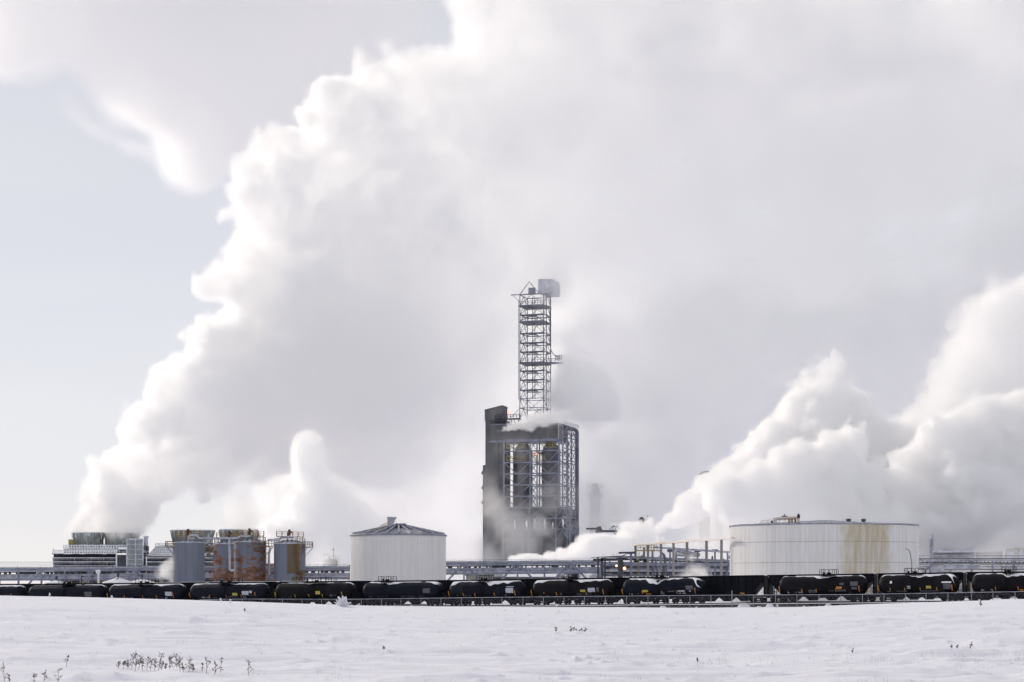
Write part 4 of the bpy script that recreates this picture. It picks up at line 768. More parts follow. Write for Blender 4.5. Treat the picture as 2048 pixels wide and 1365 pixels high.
def tank_car(px0, px1, label, bm='black', snow=.5, marks=(), strips=(), plat=(.42, .62), seed=0, posts=True, rfl='stripe', endsnow=0, snowgap=None):
    c, rz, ry, L_ = car_frame(px0, px1, 0); r = thing('tank_car', label, 'tank car', c, 'tank cars of the freight train', world=False); r.rotation_euler = (0, ry, rz)
    Rt = 1.52; zc_ = 2.72; n = 40; rs = random.Random(seed)
    def ring(x, rad, zz=zc_): return [(x, -rad*math.cos(t), zz+rad*math.sin(t)) for t in [2*math.pi*i/n for i in range(n)]]
    xs = [(-L_/2, .03), (-L_/2+.06, .55), (-L_/2+.22, 1.02), (-L_/2+.5, 1.35), (-L_/2+.85, 1.49), (-L_/2+1.15, Rt), (L_/2-1.15, Rt), (L_/2-.85, 1.49), (L_/2-.5, 1.35), (L_/2-.22, 1.02), (L_/2-.06, .55), (L_/2, .03)]
    vs = []; fs = []
    for x, rd in xs: vs += ring(x, rd)
    for k in range(len(xs)-1): fs += [(k*n+i, (k+1)*n+i, (k+1)*n+(i+1) % n, k*n+(i+1) % n) for i in range(n)]
    MB().add(vs, fs, True).build('tank_shell', M[bm], r)
    m = MB(); 
    for s_ in (-1, 1): m.bar((-L_/2-.9, s_*.35, 1.02), (L_/2+.9, s_*.35, 1.02), .2, .3)
    for e in (-1, 1):
        m.box((e*(L_/2+.55), 0, 1.0), (.5, 2.9, .25)); m.bar((e*(L_/2+.8), 0, .85), (e*(L_/2+1.35), 0, .85), .3, .3)
        m.hexa([(e*(L_/2-2.6)-.3, -1.1, 1.0), (e*(L_/2-2.6)+.3, -1.1, 1.0), (e*(L_/2-2.6)+.3, 1.1, 1.0), (e*(L_/2-2.6)-.3, 1.1, 1.0)], [(e*(L_/2-2.6)-.5, -1.35, 2.0), (e*(L_/2-2.6)+.5, -1.35, 2.0), (e*(L_/2-2.6)+.5, 1.35, 2.0), (e*(L_/2-2.6)-.5, 1.35, 2.0)])
        m.rail([(e*(L_/2+.75), -1.35, 1.1), (e*(L_/2+.75), 1.35, 1.1)], 1.3, .7, .03); m.rail([(e*(L_/2+.2), -1.4, 1.1), (e*(L_/2+.75), -1.4, 1.1)], 1.2, .5, .03)
        m.bar((e*(L_/2+.1), -1.45, .45), (e*(L_/2+.1), -1.45, 1.9), .05); m.bar((e*(L_/2+.55), -1.45, .45), (e*(L_/2+.55), -1.45, 1.9), .05)
        for k in range(4): m.bar((e*(L_/2+.1), -1.45, .5+k*.38), (e*(L_/2+.55), -1.45, .5+k*.38), .04)
    m.box((0, 0, .9), (1.0, 1.2, .5)); m.bar((-L_/2+3.5, -1.1, .95), (L_/2-3.5, -1.1, .95), .08, .12); m.build('underframe', M['under'], r)
    for e in (-1, 1): bogie(r, e*(L_/2-1.5))
    x0, x1 = -L_/2+L_*plat[0], -L_/2+L_*plat[1]; zt = zc_+Rt
    m = MB(); m.box(((x0+x1)/2, 0, zt+.12), (x1-x0, 2.2, .07))
    for y in (-1.1, 1.1):
        m.rail([(x0, y, zt+.14), ((x0+x1)/2-.35, y, zt+.14)], .95, .8, .035, False); m.rail([((x0+x1)/2+.35, y, zt+.14), (x1, y, zt+.14)], .95, .8, .035, False)
    m.rail([(x0, -1.1, zt+.14), (x0, 1.1, zt+.14)], .95, 1.1, .03); m.rail([(x1, -1.1, zt+.14), (x1, 1.1, zt+.14)], .95, 1.1, .03); m.build('platform', M['under'], r)
    m = MB(); m.tube(((x0+x1)/2, 0, zt-.2), ((x0+x1)/2, 0, zt+.45), .36, 14); m.tube(((x0+x1)/2, 0, zt+.45), ((x0+x1)/2, 0, zt+.6), .42, 14); m.box((x0+.35, .2, zt+.4), (.3, .3, .5)); m.build('manway', M['under'], r)
    m = MB(); xl = (x0+x1)/2
    for dx in (-.28, .28):
        pts = [(xl+dx, -(Rt+.07)*math.cos(t), zc_+(Rt+.07)*math.sin(t)) for t in np.linspace(math.radians(80), math.radians(-30), 9)]
        for p, q in zip(pts[:-1], pts[1:]): m.bar(p, q, .05)
    for t in np.linspace(math.radians(75), math.radians(-30), 9): m.bar((xl-.28, -(Rt+.08)*math.cos(t), zc_+(Rt+.08)*math.sin(t)), (xl+.28, -(Rt+.08)*math.cos(t), zc_+(Rt+.08)*math.sin(t)), .04)
    m.build('ladder', M['under'], r)
    # snow lying along the crown, its lower edge uneven
    if snow > 0:
        m = MB(); N_ = 90; ph = [rs.random()*6 for _ in range(4)]; cols = []
        for i in range(N_+1):
            u = i/N_; x = -L_/2+.35+(L_-.7)*u
            e = min((x+L_/2), (L_/2-x)); rad = Rt if e > 1.15 else (1.52*math.sqrt(max(.02, 1-((1.15-e)/1.15)**2)))
            w_ = snow*(.55+.4*math.sin(u*9+ph[0])+.17*math.sin(u*23+ph[1])+.10*math.sin(u*51+ph[2]))
            if endsnow: w_ += endsnow*max(0, (u-.8)*5)**2
            if snowgap and snowgap[0] < u < snowgap[1]: w_ *= .1
            w_ = max(.02, w_*1.75); a_ = math.radians(90)-w_
            th_ = .10 if w_ > .1 else .02; row = []
            for t, h in ((a_, .0), (a_+.05*w_, th_*.8), (math.radians(90)-.3*w_, th_), (math.radians(90)+.5, th_), (math.radians(90)+.9, 0)):
                row.append((x, -(rad+.015+h)*math.cos(t), zc_+(rad+.015+h)*math.sin(t)))
            cols.append(row)
        for a, b in zip(cols[:-1], cols[1:]):
            for k in range(4): m.add([a[k], b[k], b[k+1], a[k+1]], [(0, 1, 2, 3)], True)
        m.build('snow_cover', M['snow'], r, merge=True)
    def onshell(x, z, d=.03): s = max(-1, min(1, (z-zc_)/Rt)); return (x, -(Rt*math.sqrt(1-s*s)+d), z)
    def patch(m, xa, xb, za, zb, d=.03):
        k = 4
        for i in range(k):
            z1, z2 = za+(zb-za)*i/k, za+(zb-za)*(i+1)/k; m.quad(onshell(xa, z1, d), onshell(xb, z1, d), onshell(xb, z2, d), onshell(xa, z2, d))
    def fx(px): return -L_/2+L_*(px-px0)/(px1-px0)
    for px, tall in strips: m = MB(); patch(m, fx(px), fx(px)+.15, 1.62, 1.62+(1.0 if tall else .55)); m.build('reflective_strip', M[rfl], r)
    for kind, pa, pb, za, zb in marks:
        m = MB()
        if kind in ('txt', 'dtxt'):
            x = fx(pa); xe = fx(pb)
            while x < xe:
                w_ = .1+.1*rs.random()
                for z1 in ((za,) if zb-za < .3 else (za, za+(zb-za)*.55)):
                    h = min(.22, (zb-za)*.42 if zb-za >= .3 else zb-za)
                    if rs.random() < .85: patch(m, x, x+w_, z1, z1+h)
                x += w_+.06+(.22 if rs.random() < .25 else 0)
            if m.v: m.build('lettering', M['wht'] if kind == 'txt' else M['gry'], r)
        else: patch(m, fx(pa), fx(pb), za, zb); m.build('placard', M[kind], r)
    return r
S = lambda *a: a
tank_car(-98, 51, 'black tank car cut off by the left edge, thin snow on top', 'black', .35, [('gry', 19, 31, 1.5, 2.4)], [(6, 0), (32, 1)], seed=1)
tank_car(62, 213, 'black tank car with hardly any snow, below the left truss bridge', 'black', .16, [('gry', 179, 193, 1.75, 2.9)], [], seed=2, plat=(.42, .6), snowgap=(.0, .45))
tank_car(222, 371, 'black tank car with broad white placard, in front of the snowy cone roofs', 'black', .34, [('wht', 340, 353, 2.0, 2.8), ('txt', 236, 272, 1.5, 1.72), ('txt', 336, 342, 1.42, 1.75), ('dtxt', 292, 334, 1.5, 1.7)], [(223, 1), (257, 0), (294, 0), (321, 0), (354, 1)], seed=3, plat=(.38, .6))
tank_car(384, 538, 'black tank car with white and yellow placards, in front of the rusty tanks', 'black', .3, [('yel', 474, 484, 2.0, 2.5), ('wht', 493, 506, 2.1, 2.85), ('wht', 507, 513, 2.45, 2.9), ('txt', 402, 428, 1.52, 1.82), ('dtxt', 433, 443, 1.55, 1.8), ('dtxt', 464, 483, 1.5, 1.95), ('txt', 494, 500, 1.5, 1.85), ('dtxt', 506, 514, 1.85, 2.05)], [(387, 1), (427, 0), (460, 0), (490, 0), (518, 1)], seed=4, plat=(.37, .62))
tank_car(555, 711, 'black tank car with one yellow placard and long railing, left of the ribbed tank', 'blackb', .25, [('yel', 640, 649, 2.15, 2.75), ('gry', 667, 673, 1.75, 2.1), ('dtxt', 570, 590, 1.5, 1.85), ('gry', 676, 680, 1.85, 2.0)], [(558, 1), (597, 0), (625, 0), (652, 0), (691, 1)], seed=5, plat=(.36, .66), rfl='yel')
tank_car(729, 885, 'black tank car before the ribbed white tank, faded grey decals and no reflectors', 'black', .38, [('gry', 854, 868, 2.3, 3.1), ('dtxt', 744, 782, 1.5, 1.8), ('dtxt', 806, 858, 1.5, 1.8)], [], seed=6, plat=(.22, .38))
tank_car(902, 1051, 'slate black worn tank car with a white placard topped by a pale bar', 'blackg', .55, [('wht', 1019, 1034, 2.15, 3.05), ('wht', 1020, 1035, 3.2, 3.32), ('yel', 953, 963, 1.32, 1.5), ('dtxt', 920, 949, 1.5, 1.9), ('gry', 1016, 1021, 1.5, 1.9), ('stripe', 1024, 1028, 1.7, 1.86)], [(904, 1), (933, 0), (956, 0), (995, 0), (1036, 1)], seed=7, plat=(.39, .55))
tank_car(1068, 1227, 'black tank car with dull yellow and pale placards under the end of the truss bridge', 'blackb', .42, [('yel', 1168, 1178, 2.15, 2.55), ('wht', 1183, 1197, 2.1, 2.85), ('gry', 1200, 1205, 2.2, 2.9), ('dtxt', 1123, 1132, 1.7, 2.1), ('dtxt', 1160, 1188, 1.5, 1.95), ('dtxt', 1084, 1104, 1.5, 1.75)], [(1069, 1), (1094, 0), (1119, 0), (1178, 0), (1212, 1)], seed=8, plat=(.42, .56))
tank_car(1248, 1411, 'glossy black tank car with thick snow and a drooping snow cap on its right end', 'black', .62, [('yel', 1292, 1303, 1.95, 2.35), ('stripe', 1297, 1308, 1.55, 1.72), ('txt', 1264, 1282, 1.5, 1.8), ('gry', 1327, 1335, 1.45, 1.95), ('gry', 1342, 1355, 1.95, 2.15), ('wht', 1362, 1376, 1.95, 2.2), ('txt', 1364, 1384, 1.6, 1.85), ('gry', 1378, 1392, 2.3, 3.0), ('wht', 1384, 1388, 1.95, 2.15)], [(1250, 1), (1290, 0), (1329, 0), (1359, 0), (1395, 1)], seed=19, plat=(.38, .57), endsnow=.5)
tank_car(1560, 1736, 'black tank car with orange placard and high railing, before the stained tank', 'blackb', .38, [('stripe', 1678, 1689, 2.1, 2.5), ('gry', 1679, 1697, 1.7, 2.0), ('gry', 1685, 1693, 2.75, 3.1), ('txt', 1579, 1610, 1.5, 1.75), ('gry', 1622, 1637, 1.5, 2.0), ('gry', 1706, 1721, 2.6, 3.3), ('gry', 1708, 1719, 2.0, 2.4), ('gry', 1701, 1708, 1.5, 1.85), ('txt', 1625, 1640, 1.0, 1.12), ('stripe', 1640, 1650, 1.0, 1.12), ('dtxt', 1662, 1676, 1.75, 1.9)], [(1563, 1), (1608, 0), (1637, 0), (1676, 0), (1722, 1)], seed=10, plat=(.48, .65))
tank_car(1759, 1919, 'black tank car with ragged snow patches sliding off, right of the stained tank', 'blackb', .45, [('yel', 1857, 1867, 2.0, 2.45), ('gry', 1891, 1906, 1.9, 2.8), ('snow', 1888, 1907, 2.9, 3.12), ('snow', 1785, 1789, 2.9, 3.3), ('gry', 1778, 1818, 1.5, 1.75), ('gry', 1844, 1892, 1.5, 1.75), ('txt', 1819, 1827, 2.0, 2.5)], [(1760, 1), (1784, 0), (1813, 0), (1844, 0), (1877, 0), (1907, 1)], seed=11, plat=(.34, .56), endsnow=.9)
tank_car(1944, 2110, 'black tank car running out at the right edge, wavy snow line on top', 'blackb', .5, [('txt', 1965, 1990, 1.5, 1.8), ('stripe', 2043, 2050, 1.5, 1.8)], [(1946, 1), (1994, 0), (2039, 0)], seed=12, plat=(.38, .53))
# second string behind: covered hoppers
def hopper(px0, px1, label, snow, seed=0, brake=True):
    c, rz, ry, L_ = car_frame(px0, px1, 5.5); r = thing('hopper_car', label, 'hopper car', c, 'dark hopper cars on the rear track', world=False); r.rotation_euler = (0, ry, rz)
    W2 = 1.5; zt = 4.55; h = L_/2
    m = MB(); m.box((-h+.12, 0, 2.7), (.08, 2.8, 3.2)); m.box((h-.12, 0, 2.7), (.08, 2.8, 3.2)); m.hexa([(-h+2.4, -W2, 1.15), (h-2.4, -W2, 1.15), (h-2.4, W2, 1.15), (-h+2.4, W2, 1.15)], [(-h+.5, -W2, 3.3), (h-.5, -W2, 3.3), (h-.5, W2, 3.3), (-h+.5, W2, 3.3)])
    m.hexa([(-h+.5, -W2, 3.3), (h-.5, -W2, 3.3), (h-.5, W2, 3.3), (-h+.5, W2, 3.3)], [(-h+.1, -W2*.95, zt), (h-.1, -W2*.95, zt), (h-.1, W2*.95, zt), (-h+.1, W2*.95, zt)]); m.build('hopper_body', M['hop'], r)
    m = MB(); k = -h+1.2
    while k < h-1: m.bar((k, -W2-.04, 1.2), (k, -W2-.04, zt-.1), .09, .12); k += 1.25
    m.bar((-h, -W2-.02, zt), (h, -W2-.02, zt), .14, .18); m.bar((-h+1.5, -W2-.04, 1.2), (h-1.5, -W2-.04, 1.2), .14, .25)
    for e in (-1, 1):
        m.bar((e*h, -W2, 1.1), (e*h, -W2, zt), .12); m.bar((e*(h-.6), -W2, 1.1), (e*(h-2.4), -W2, 1.2), .1); m.box((e*(h-.9), 0, 1.05), (2.4, 2.9, .3)); m.bar((e*h, 0, .85), (e*(h+.7), 0, .85), .3)
        for q in range(5): m.bar((e*h, -W2-.05, 1.2+q*.45), (e*(h-.5), -W2-.05, 1.2+q*.45), .04)
    m.build('side_posts', M['under'], r)
    m = MB()
    for f in (-.27, -.09, .09, .27): m.hexa([(f*L_-.5, -.7, .22), (f*L_+.5, -.7, .22), (f*L_+.5, .7, .22), (f*L_-.5, .7, .22)], [(f*L_-1.4, -W2, 1.2), (f*L_+1.4, -W2, 1.2), (f*L_+1.4, W2, 1.2), (f*L_-1.4, W2, 1.2)])
    m.build('discharge_gate', M['under'], r)
    for e in (-1, 1): bogie(r, e*(h-1.5))
    if snow: MB().hexa([(-h+.1, -W2*.93, zt+.01), (h-.1, -W2*.93, zt+.01), (h-.1, W2*.93, zt+.01), (-h+.1, W2*.93, zt+.01)], [(-h+.3, -W2*.85, zt+.16), (h-.3, -W2*.85, zt+.14), (h-.3, W2*.85, zt+.14), (-h+.3, W2*.85, zt+.16)]).build('snow_cover', M['snow'], r)
    rs = random.Random(seed); m = MB()
    for k in range(2):
        x = -h+L_*(.25+.5*k); m.quad((x, -W2-.12, 1.45), (x+.8, -W2-.12, 1.45), (x+.8, -W2-.12, 1.7), (x, -W2-.12, 1.7))
    m.build('placard', M['stripe'], r); return r
for i, (a, b, label, sn_) in enumerate(((-100, 92, 'hopper car on the rear track at far left, under the truss bridge', 0), (98, 212, 'short hopper car on the rear track ending where the gap in the cars shows light', 0), (228, 420, 'hopper car with snow strip on its roof, rear track, before the leftmost grey storage tank', 1), (428, 560, 'hopper car with snowy roof on the rear track below the rusted tanks', 1), (568, 750, 'snowy roofed hopper car on the rear track left of the ribbed tank', 1),
        (758, 942, 'bare topped hopper car on the rear track behind the faded tank car', 0), (950, 1142, 'bare topped hopper car on the rear track behind the worn slate black tank car', 0), (1150, 1338, 'bare topped hopper car on the rear track below the snow covered canopy', 0), (1345, 1534, 'hopper car standing open to view between two tank cars, orange markers on its sill', 0), (1541, 1752, 'hopper car on the rear track whose sloped left end shows beside the gap', 0), (1759, 1930, 'hopper car on the rear track behind the ragged snow tank car', 0), (1936, 2120, 'hopper car on the rear track at the right edge', 0))):
    r = hopper(a, b, label, sn_, i)
# faded round emblem and side lettering on two hoppers
# ---------------------------------------------------------------- chain link fence
fn = thing('chain_link_fence', 'long grey chain link fence with a top rail in front of the train', 'fence', (0, 0, 0))
def fence_base(px):
    q = on_track(px, -9.0); return Vector((q.x, q.y, gz(q.x, q.y)))
def ftop(px): return float(np.interp(px, [380, 480, 700, 1000, 1300, 1470, 1700, 2048, 2300], [1200, 1198.5, 1199, 1195, 1192, 1190.5, 1189.5, 1183.5, 1178]))
posts = [400, 441, 485, 525, 565, 604, 643, 682, 723, 763, 802, 842, 882, 923, 964, 1004, 1046, 1087, 1128, 1169, 1211, 1253, 1296, 1338, 1380, 1422, 1464, 1507, 1551, 1594, 1638, 1681, 1725, 1768, 1811, 1852, 1896, 1943, 1986, 2030, 2074]
tops = []
mm = M['wire']
for px in posts:
    b_ = fence_base(px); t_ = Vector((b_.x, b_.y, (HY-ftop(px))/F*b_.y)); tops.append(t_)
    MB().tube(b_-UP*.4, t_+UP*(.75 if px == 1464 else .06), .055 if px != 1464 else .08, 6).build('post', mm, fn)
m = MB()
for a, b in zip(tops[:-1], tops[1:]): m.tube(a, b, .05, 6)
m.build('top_rail', M['galv'], fn)
net = bpy.data.materials.new('wire_netting'); net.use_nodes = True; t = net.node_tree; b = t.nodes['Principled BSDF']; b.inputs['Base Color'].default_value = (.22, .23, .27, 1); b.inputs['Alpha'].default_value = .10
m = MB()
for a, b, pa, pb in zip(tops[:-1], tops[1:], posts[:-1], posts[1:]): m.quad(fence_base(pa)+Vector((0, .08, 0)), fence_base(pb)+Vector((0, .08, 0)), b+Vector((0, .08, 0)), a+Vector((0, .08, 0)))
m.build('netting', net, fn)
m = MB(); a, b = fence_base(1380)+UP*.55, fence_base(1507)+UP*.55; m.tube(a, b, .03, 5); m.build('brace_rail', mm, fn)
# snow lumps along the ballast toe
lumps = MB(); rs = random.Random(4)
for px, w_, h in ((650, .8, .35), (722, .5, .4), (786, 1.5, .5), (823, .25, .9), (926, .4, .2), (950, .8, .35), (984, .3, .6), (1002, .5, .5), (1064, .5, .2), (1184, .6, .25), (1268, .55, .25), (1326, .7, .4), (1393, .3, .2), (1487, 1.2, .7), (1518, .5, .2), (1540, .7, .55), (1608, .3, .2), (1657, .7, .5), (1714, .3, .2), (1738, .4, .2), (1835, 2.0, .6), (1876, .5, .2), (1920, .4, .25), (1994, .6, .2), (2035, 1.6, .5)):
    q = on_track(px, -3.6); c = Vector((q.x, q.y, gz(q.x, q.y)-.05)); n = 12
    prof = [(w_, 0), (w_*.8, h*.5), (w_*.45, h*.9), (.02, h)]
    o = len(lumps.v)
    for rr_, z in prof:
        for i in range(n): a = 2*math.pi*i/n; k = 1+.35*(rs.random()-.5); lumps.v.append((c.x+rr_*k*math.cos(a), c.y+rr_*.6*k*math.sin(a), c.z+z*(.8+.4*rs.random())))
    for j in range(3):
        for i in range(n): lumps.f.append((o+j*n+i, o+j*n+(i+1) % n, o+(j+1)*n+(i+1) % n, o+(j+1)*n+i)); lumps.sm.append(True)
o_ = lumps.build('snow_clods', M['snow']); o_['kind'] = 'stuff'; o_['label'] = 'small snow clods along the foot of the track bed'; o_['category'] = 'snow'
# ---------------------------------------------------------------- dry plants in the snow
def plant_at(px, py):
    lo_, hi_ = 20.0, 290.0; k = (px-CX)/F
    for _ in range(50):
        mid = (lo_+hi_)/2; y = HY-F*gz(k*mid, mid)/mid
        if y > py: lo_ = mid
        else: hi_ = mid
    return Vector((k*lo_, lo_, gz(k*lo_, lo_)))
def weed(px, py, hpx, label, group=None, seed=0, br=7, lean=.15, mt='weed', sd='seed', heads=1.0, name='dry_weed', thick=1.0, category='dry weed'):
    c = plant_at(px, py); h = hpx/F*c.y; rs = random.Random(seed*77+int(px)); r = thing(name, label, category, c, group); m = MB(); s2 = MB()
    t0 = .0042*thick*max(1, c.y/45)
    top = c+Vector((lean*h*(rs.random()*2-1)+lean*h*.3, 0, h)); m.tube(c-UP*.05, top, t0*1.4, 5, t0*.7)
    def head(p, k=1.0):
        for _ in range(2 if rs.random() < .5 else 1):
            q = p+Vector(((rs.random()-.5), (rs.random()-.5), (rs.random()-.5)))*t0*4; rr_ = t0*(1.4+1.3*rs.random())*k
            s2.lathe(q, [(.001, -rr_), (rr_, -rr_*.3), (rr_*.8, rr_*.6), (.001, rr_*1.2)], 6)
    head(top)
    for k in range(int(br*1.6)):
        u = .15+.8*rs.random(); p = c.lerp(top, u); a = rs.random()*6.283; l = h*(.16+.26*rs.random())*(1.15-u*.5)
        q = p+Vector((math.cos(a)*l*.75, math.sin(a)*l*.5, l*(.35+.6*rs.random()))); m.tube(p, q, t0*.8, 4, t0*.5)
        if rs.random() < heads: head(q)
        for _ in range(2):
            v = p.lerp(q, .4+.5*rs.random()); w_ = v+Vector(((rs.random()-.5)*l*.5, (rs.random()-.5)*l*.4, l*.3*rs.random())); m.tube(v, w_, t0*.6, 4)
            if rs.random() < heads: head(w_, .8)
    m.build('stem', M[mt], r)
    if s2.v: s2.build('seed_head', M[sd], r)
    return r
row = 'dry seeded weeds in a long dark row'
rs = random.Random(21)
for i, (px, py, h) in enumerate(((236, 1338, 14), (247, 1337, 15), (256, 1339, 20), (262, 1339, 33), (270, 1340, 30), (276, 1340, 33), (285, 1341, 20), (293, 1341, 28), (300, 1342, 22), (308, 1342, 24), (316, 1342, 34), (322, 1342, 18), (331, 1342, 14), (339, 1343, 28), (346, 1344, 33), (353, 1344, 34), (360, 1344, 30), (367, 1344, 16), (377, 1346, 30), (386, 1344, 14))):
    weed(px, py, h, 'one of the seeded weeds packed in the long row at lower left', row, i, 10, .22, heads=.65)
for i, (px, py, h, label) in enumerate(((404, 1345, 18, 'loose branching weed just right of the long weed row'), (413, 1345, 30, 'thin upright weed right of the weed row'), (429, 1349, 20, 'short bushy dark weed near the end of the weed line'), (441, 1347, 30, 'tall slender weed at the right end of the weed line'),
        (497, 1353, 30, 'lone leaning weed with a dark clump at its base'), (131, 1335, 24, 'lone crooked weed leaning left above a blue drift shadow'), (9, 1368, 38, 'tall forked weed cut by the left edge'), (20, 1369, 20, 'bare slanting stalk beside the forked weed at the left edge'),
        (66, 1370, 22, 'squat arching weed at the bottom edge'), (86, 1370, 26, 'seeded weed at the bottom edge, middle of three'), (115, 1370, 32, 'tallest seeded weed at the bottom edge'), (430, 1330, 7, 'tiny sprig behind the weed line'),
        (1113, 1267, 12, 'small pointed weed alone in the middle field'), (1141, 1267, 13, 'tallest frosted weed of the little clump in the middle field'), (1146, 1267, 12, 'second frosted weed of the little clump in the middle field'), (1152, 1267, 8, 'low dark weed in the middle of the little clump'), (1158, 1267, 7, 'lowest weed of the little clump'), (1164, 1267, 9, 'dark weed fourth along the little clump'), (1170, 1268, 11, 'narrow dark weed at the right end of the little clump'),
        (1941, 1299, 14, 'dark seeded weed at lower right'), (1914, 1300, 9, 'low bent weed left of the dark seeded one at lower right'), (1902, 1299, 8, 'faint low weed farthest left of the lower right trio'), (767, 1300, 8, 'tiny dark sprig in the open snow left of centre'), (1395, 1325, 9, 'brown stub in the snow at lower centre'), (1704, 1307, 9, 'tiny stalk with two seeds at lower right centre'), (491, 1226, 7, 'short leaning stalk in the upper left field'), (1962, 1214, 11, 'leaning stalk near the ridge at far right'))):
    weed(px, py, h, label, None, 50+i, 6, .25 if i > 3 else .12, heads=.8)
for i, (px, py, h, label) in enumerate(((98, 1197, 10, 'frost covered stalk on the ridge at far left'), (224, 1199, 7, 'small frost covered sprig on the ridge before the tank cars'), (441, 1206, 8, 'frosted stalk on the ridge where the fence begins'), (460, 1210, 9, 'second frosted stalk right of where the fence begins'), (1113, 1216, 8, 'frosted sprig by the fence in the centre'), (1555, 1216, 7, 'frosted sprig beside the fence before the stained tank'))):
    weed(px, py, h, label, None, 90+i, 6, .1, 'rime', 'rime', name='frosted_stalk', category='frosted plant')
c = plant_at(686, 1213); r = thing('frosted_bush', 'round white frosted bush in front of the chain link fence', 'bush', c); m = MB(); rs = random.Random(8)
for k in range(90):
    a = rs.random()*6.283; e = rs.random()*1.45+.1; l = 1.3*(.5+.5*rs.random()); d = Vector((math.cos(a)*math.cos(e), math.sin(a)*math.cos(e), math.sin(e))); m.tube(c+d*.05, c+d*l, .035, 5, .05)
    q = c+d*l*.6; m.tube(q, q+Vector((rs.random()-.5, rs.random()-.5, rs.random()))*.4, .04, 4)
m.build('frosted_twigs', M['rime'], r)
m = MB(); rs = random.Random(31)
for k in range(900):
    u = rs.random(); px = rs.random()*2080-16; py = 1222+ (1368-1222)*u**.8
    if rs.random() < .35: px = 1200+rs.random()*850; py = 1290+rs.random()*45
    c = plant_at(px, py) if k < 700 else plant_at(rs.random()*2048, 1225+rs.random()*70)
    for j in range(rs.randint(2, 7)):
        o = Vector(((rs.random()-.5)*.35, (rs.random()-.5)*.2, 0)); hh = (.05+.13*rs.random()**2)*max(1, c.y/70); ln = (rs.random()-.4)*.07; w_ = .0022*max(1, c.y/40)
        b0 = c+o-UP*.02; m.add([b0-Vector((w_, 0, 0)), b0+Vector((w_, 0, 0)), b0+Vector((ln, 0, hh))], [(0, 1, 2)])
o_ = m.build('dry_grass', M['straw']); o_['kind'] = 'stuff'; o_['label'] = 'sparse pale dry grass blades poking through the snow'; o_['category'] = 'grass'
# ---------------------------------------------------------------- steam (real volumes)
rng = np.random.default_rng(7)
def upsample(a, shape):
    for ax in range(3):
        n = shape[ax]; s = a.shape[ax]; t = np.linspace(1, s-2.001, n); i = np.floor(t).astype(int); f = t-i
        ws = [(-f+2*f*f-f**3)/2, (2-5*f*f+3*f**3)/2, (f+4*f*f-3*f**3)/2, (-f*f+f**3)/2]
        sh = [1, 1, 1]; sh[ax] = n; r = None
        for k in range(4):
            q = np.take(a, i+k-1, axis=ax)*ws[k].reshape(sh).astype(np.float32); r = q if r is None else r+q
        a = r
    return a
def noise(shape, cells, octaves=4, gain=.5, billow=False):
    out = np.zeros(shape, np.float32); amp = 1.0
    for o in range(octaves):
        if cells < 1.6: break
        g = rng.standard_normal([int(s/cells)+4 for s in shape]).astype(np.float32)
        u = upsample(g, shape)
        if billow: u = np.abs(u)-.55
        out += amp*u; amp *= gain; cells /= 2.03
    return out
def poly_sdf(poly, x, z):            # signed distance to a polygon in the x-z plane, positive inside
    d = np.full((x.size, z.size), 1e9, np.float32); ins = np.zeros((x.size, z.size), bool)
    X = x[:, None]; Z = z[None, :]
    n = len(poly)
    for i in range(n):
        ax, az = poly[i]; bx, bz = poly[(i+1) % n]
        ex, ez = bx-ax, bz-az; wx, wz = X-ax, Z-az
        t = np.clip((wx*ex+wz*ez)/(ex*ex+ez*ez+1e-9), 0, 1)
        d = np.minimum(d, (wx-ex*t)**2+(wz-ez*t)**2)
        c = ((az <= Z) & (Z < bz)) | ((bz <= Z) & (Z < az))
        ins ^= c & (X < ex*(Z-az)/(ez if abs(ez) > 1e-9 else 1e-9)+ax)
    d = np.sqrt(d); return np.where(ins, d, -d).astype(np.float32)
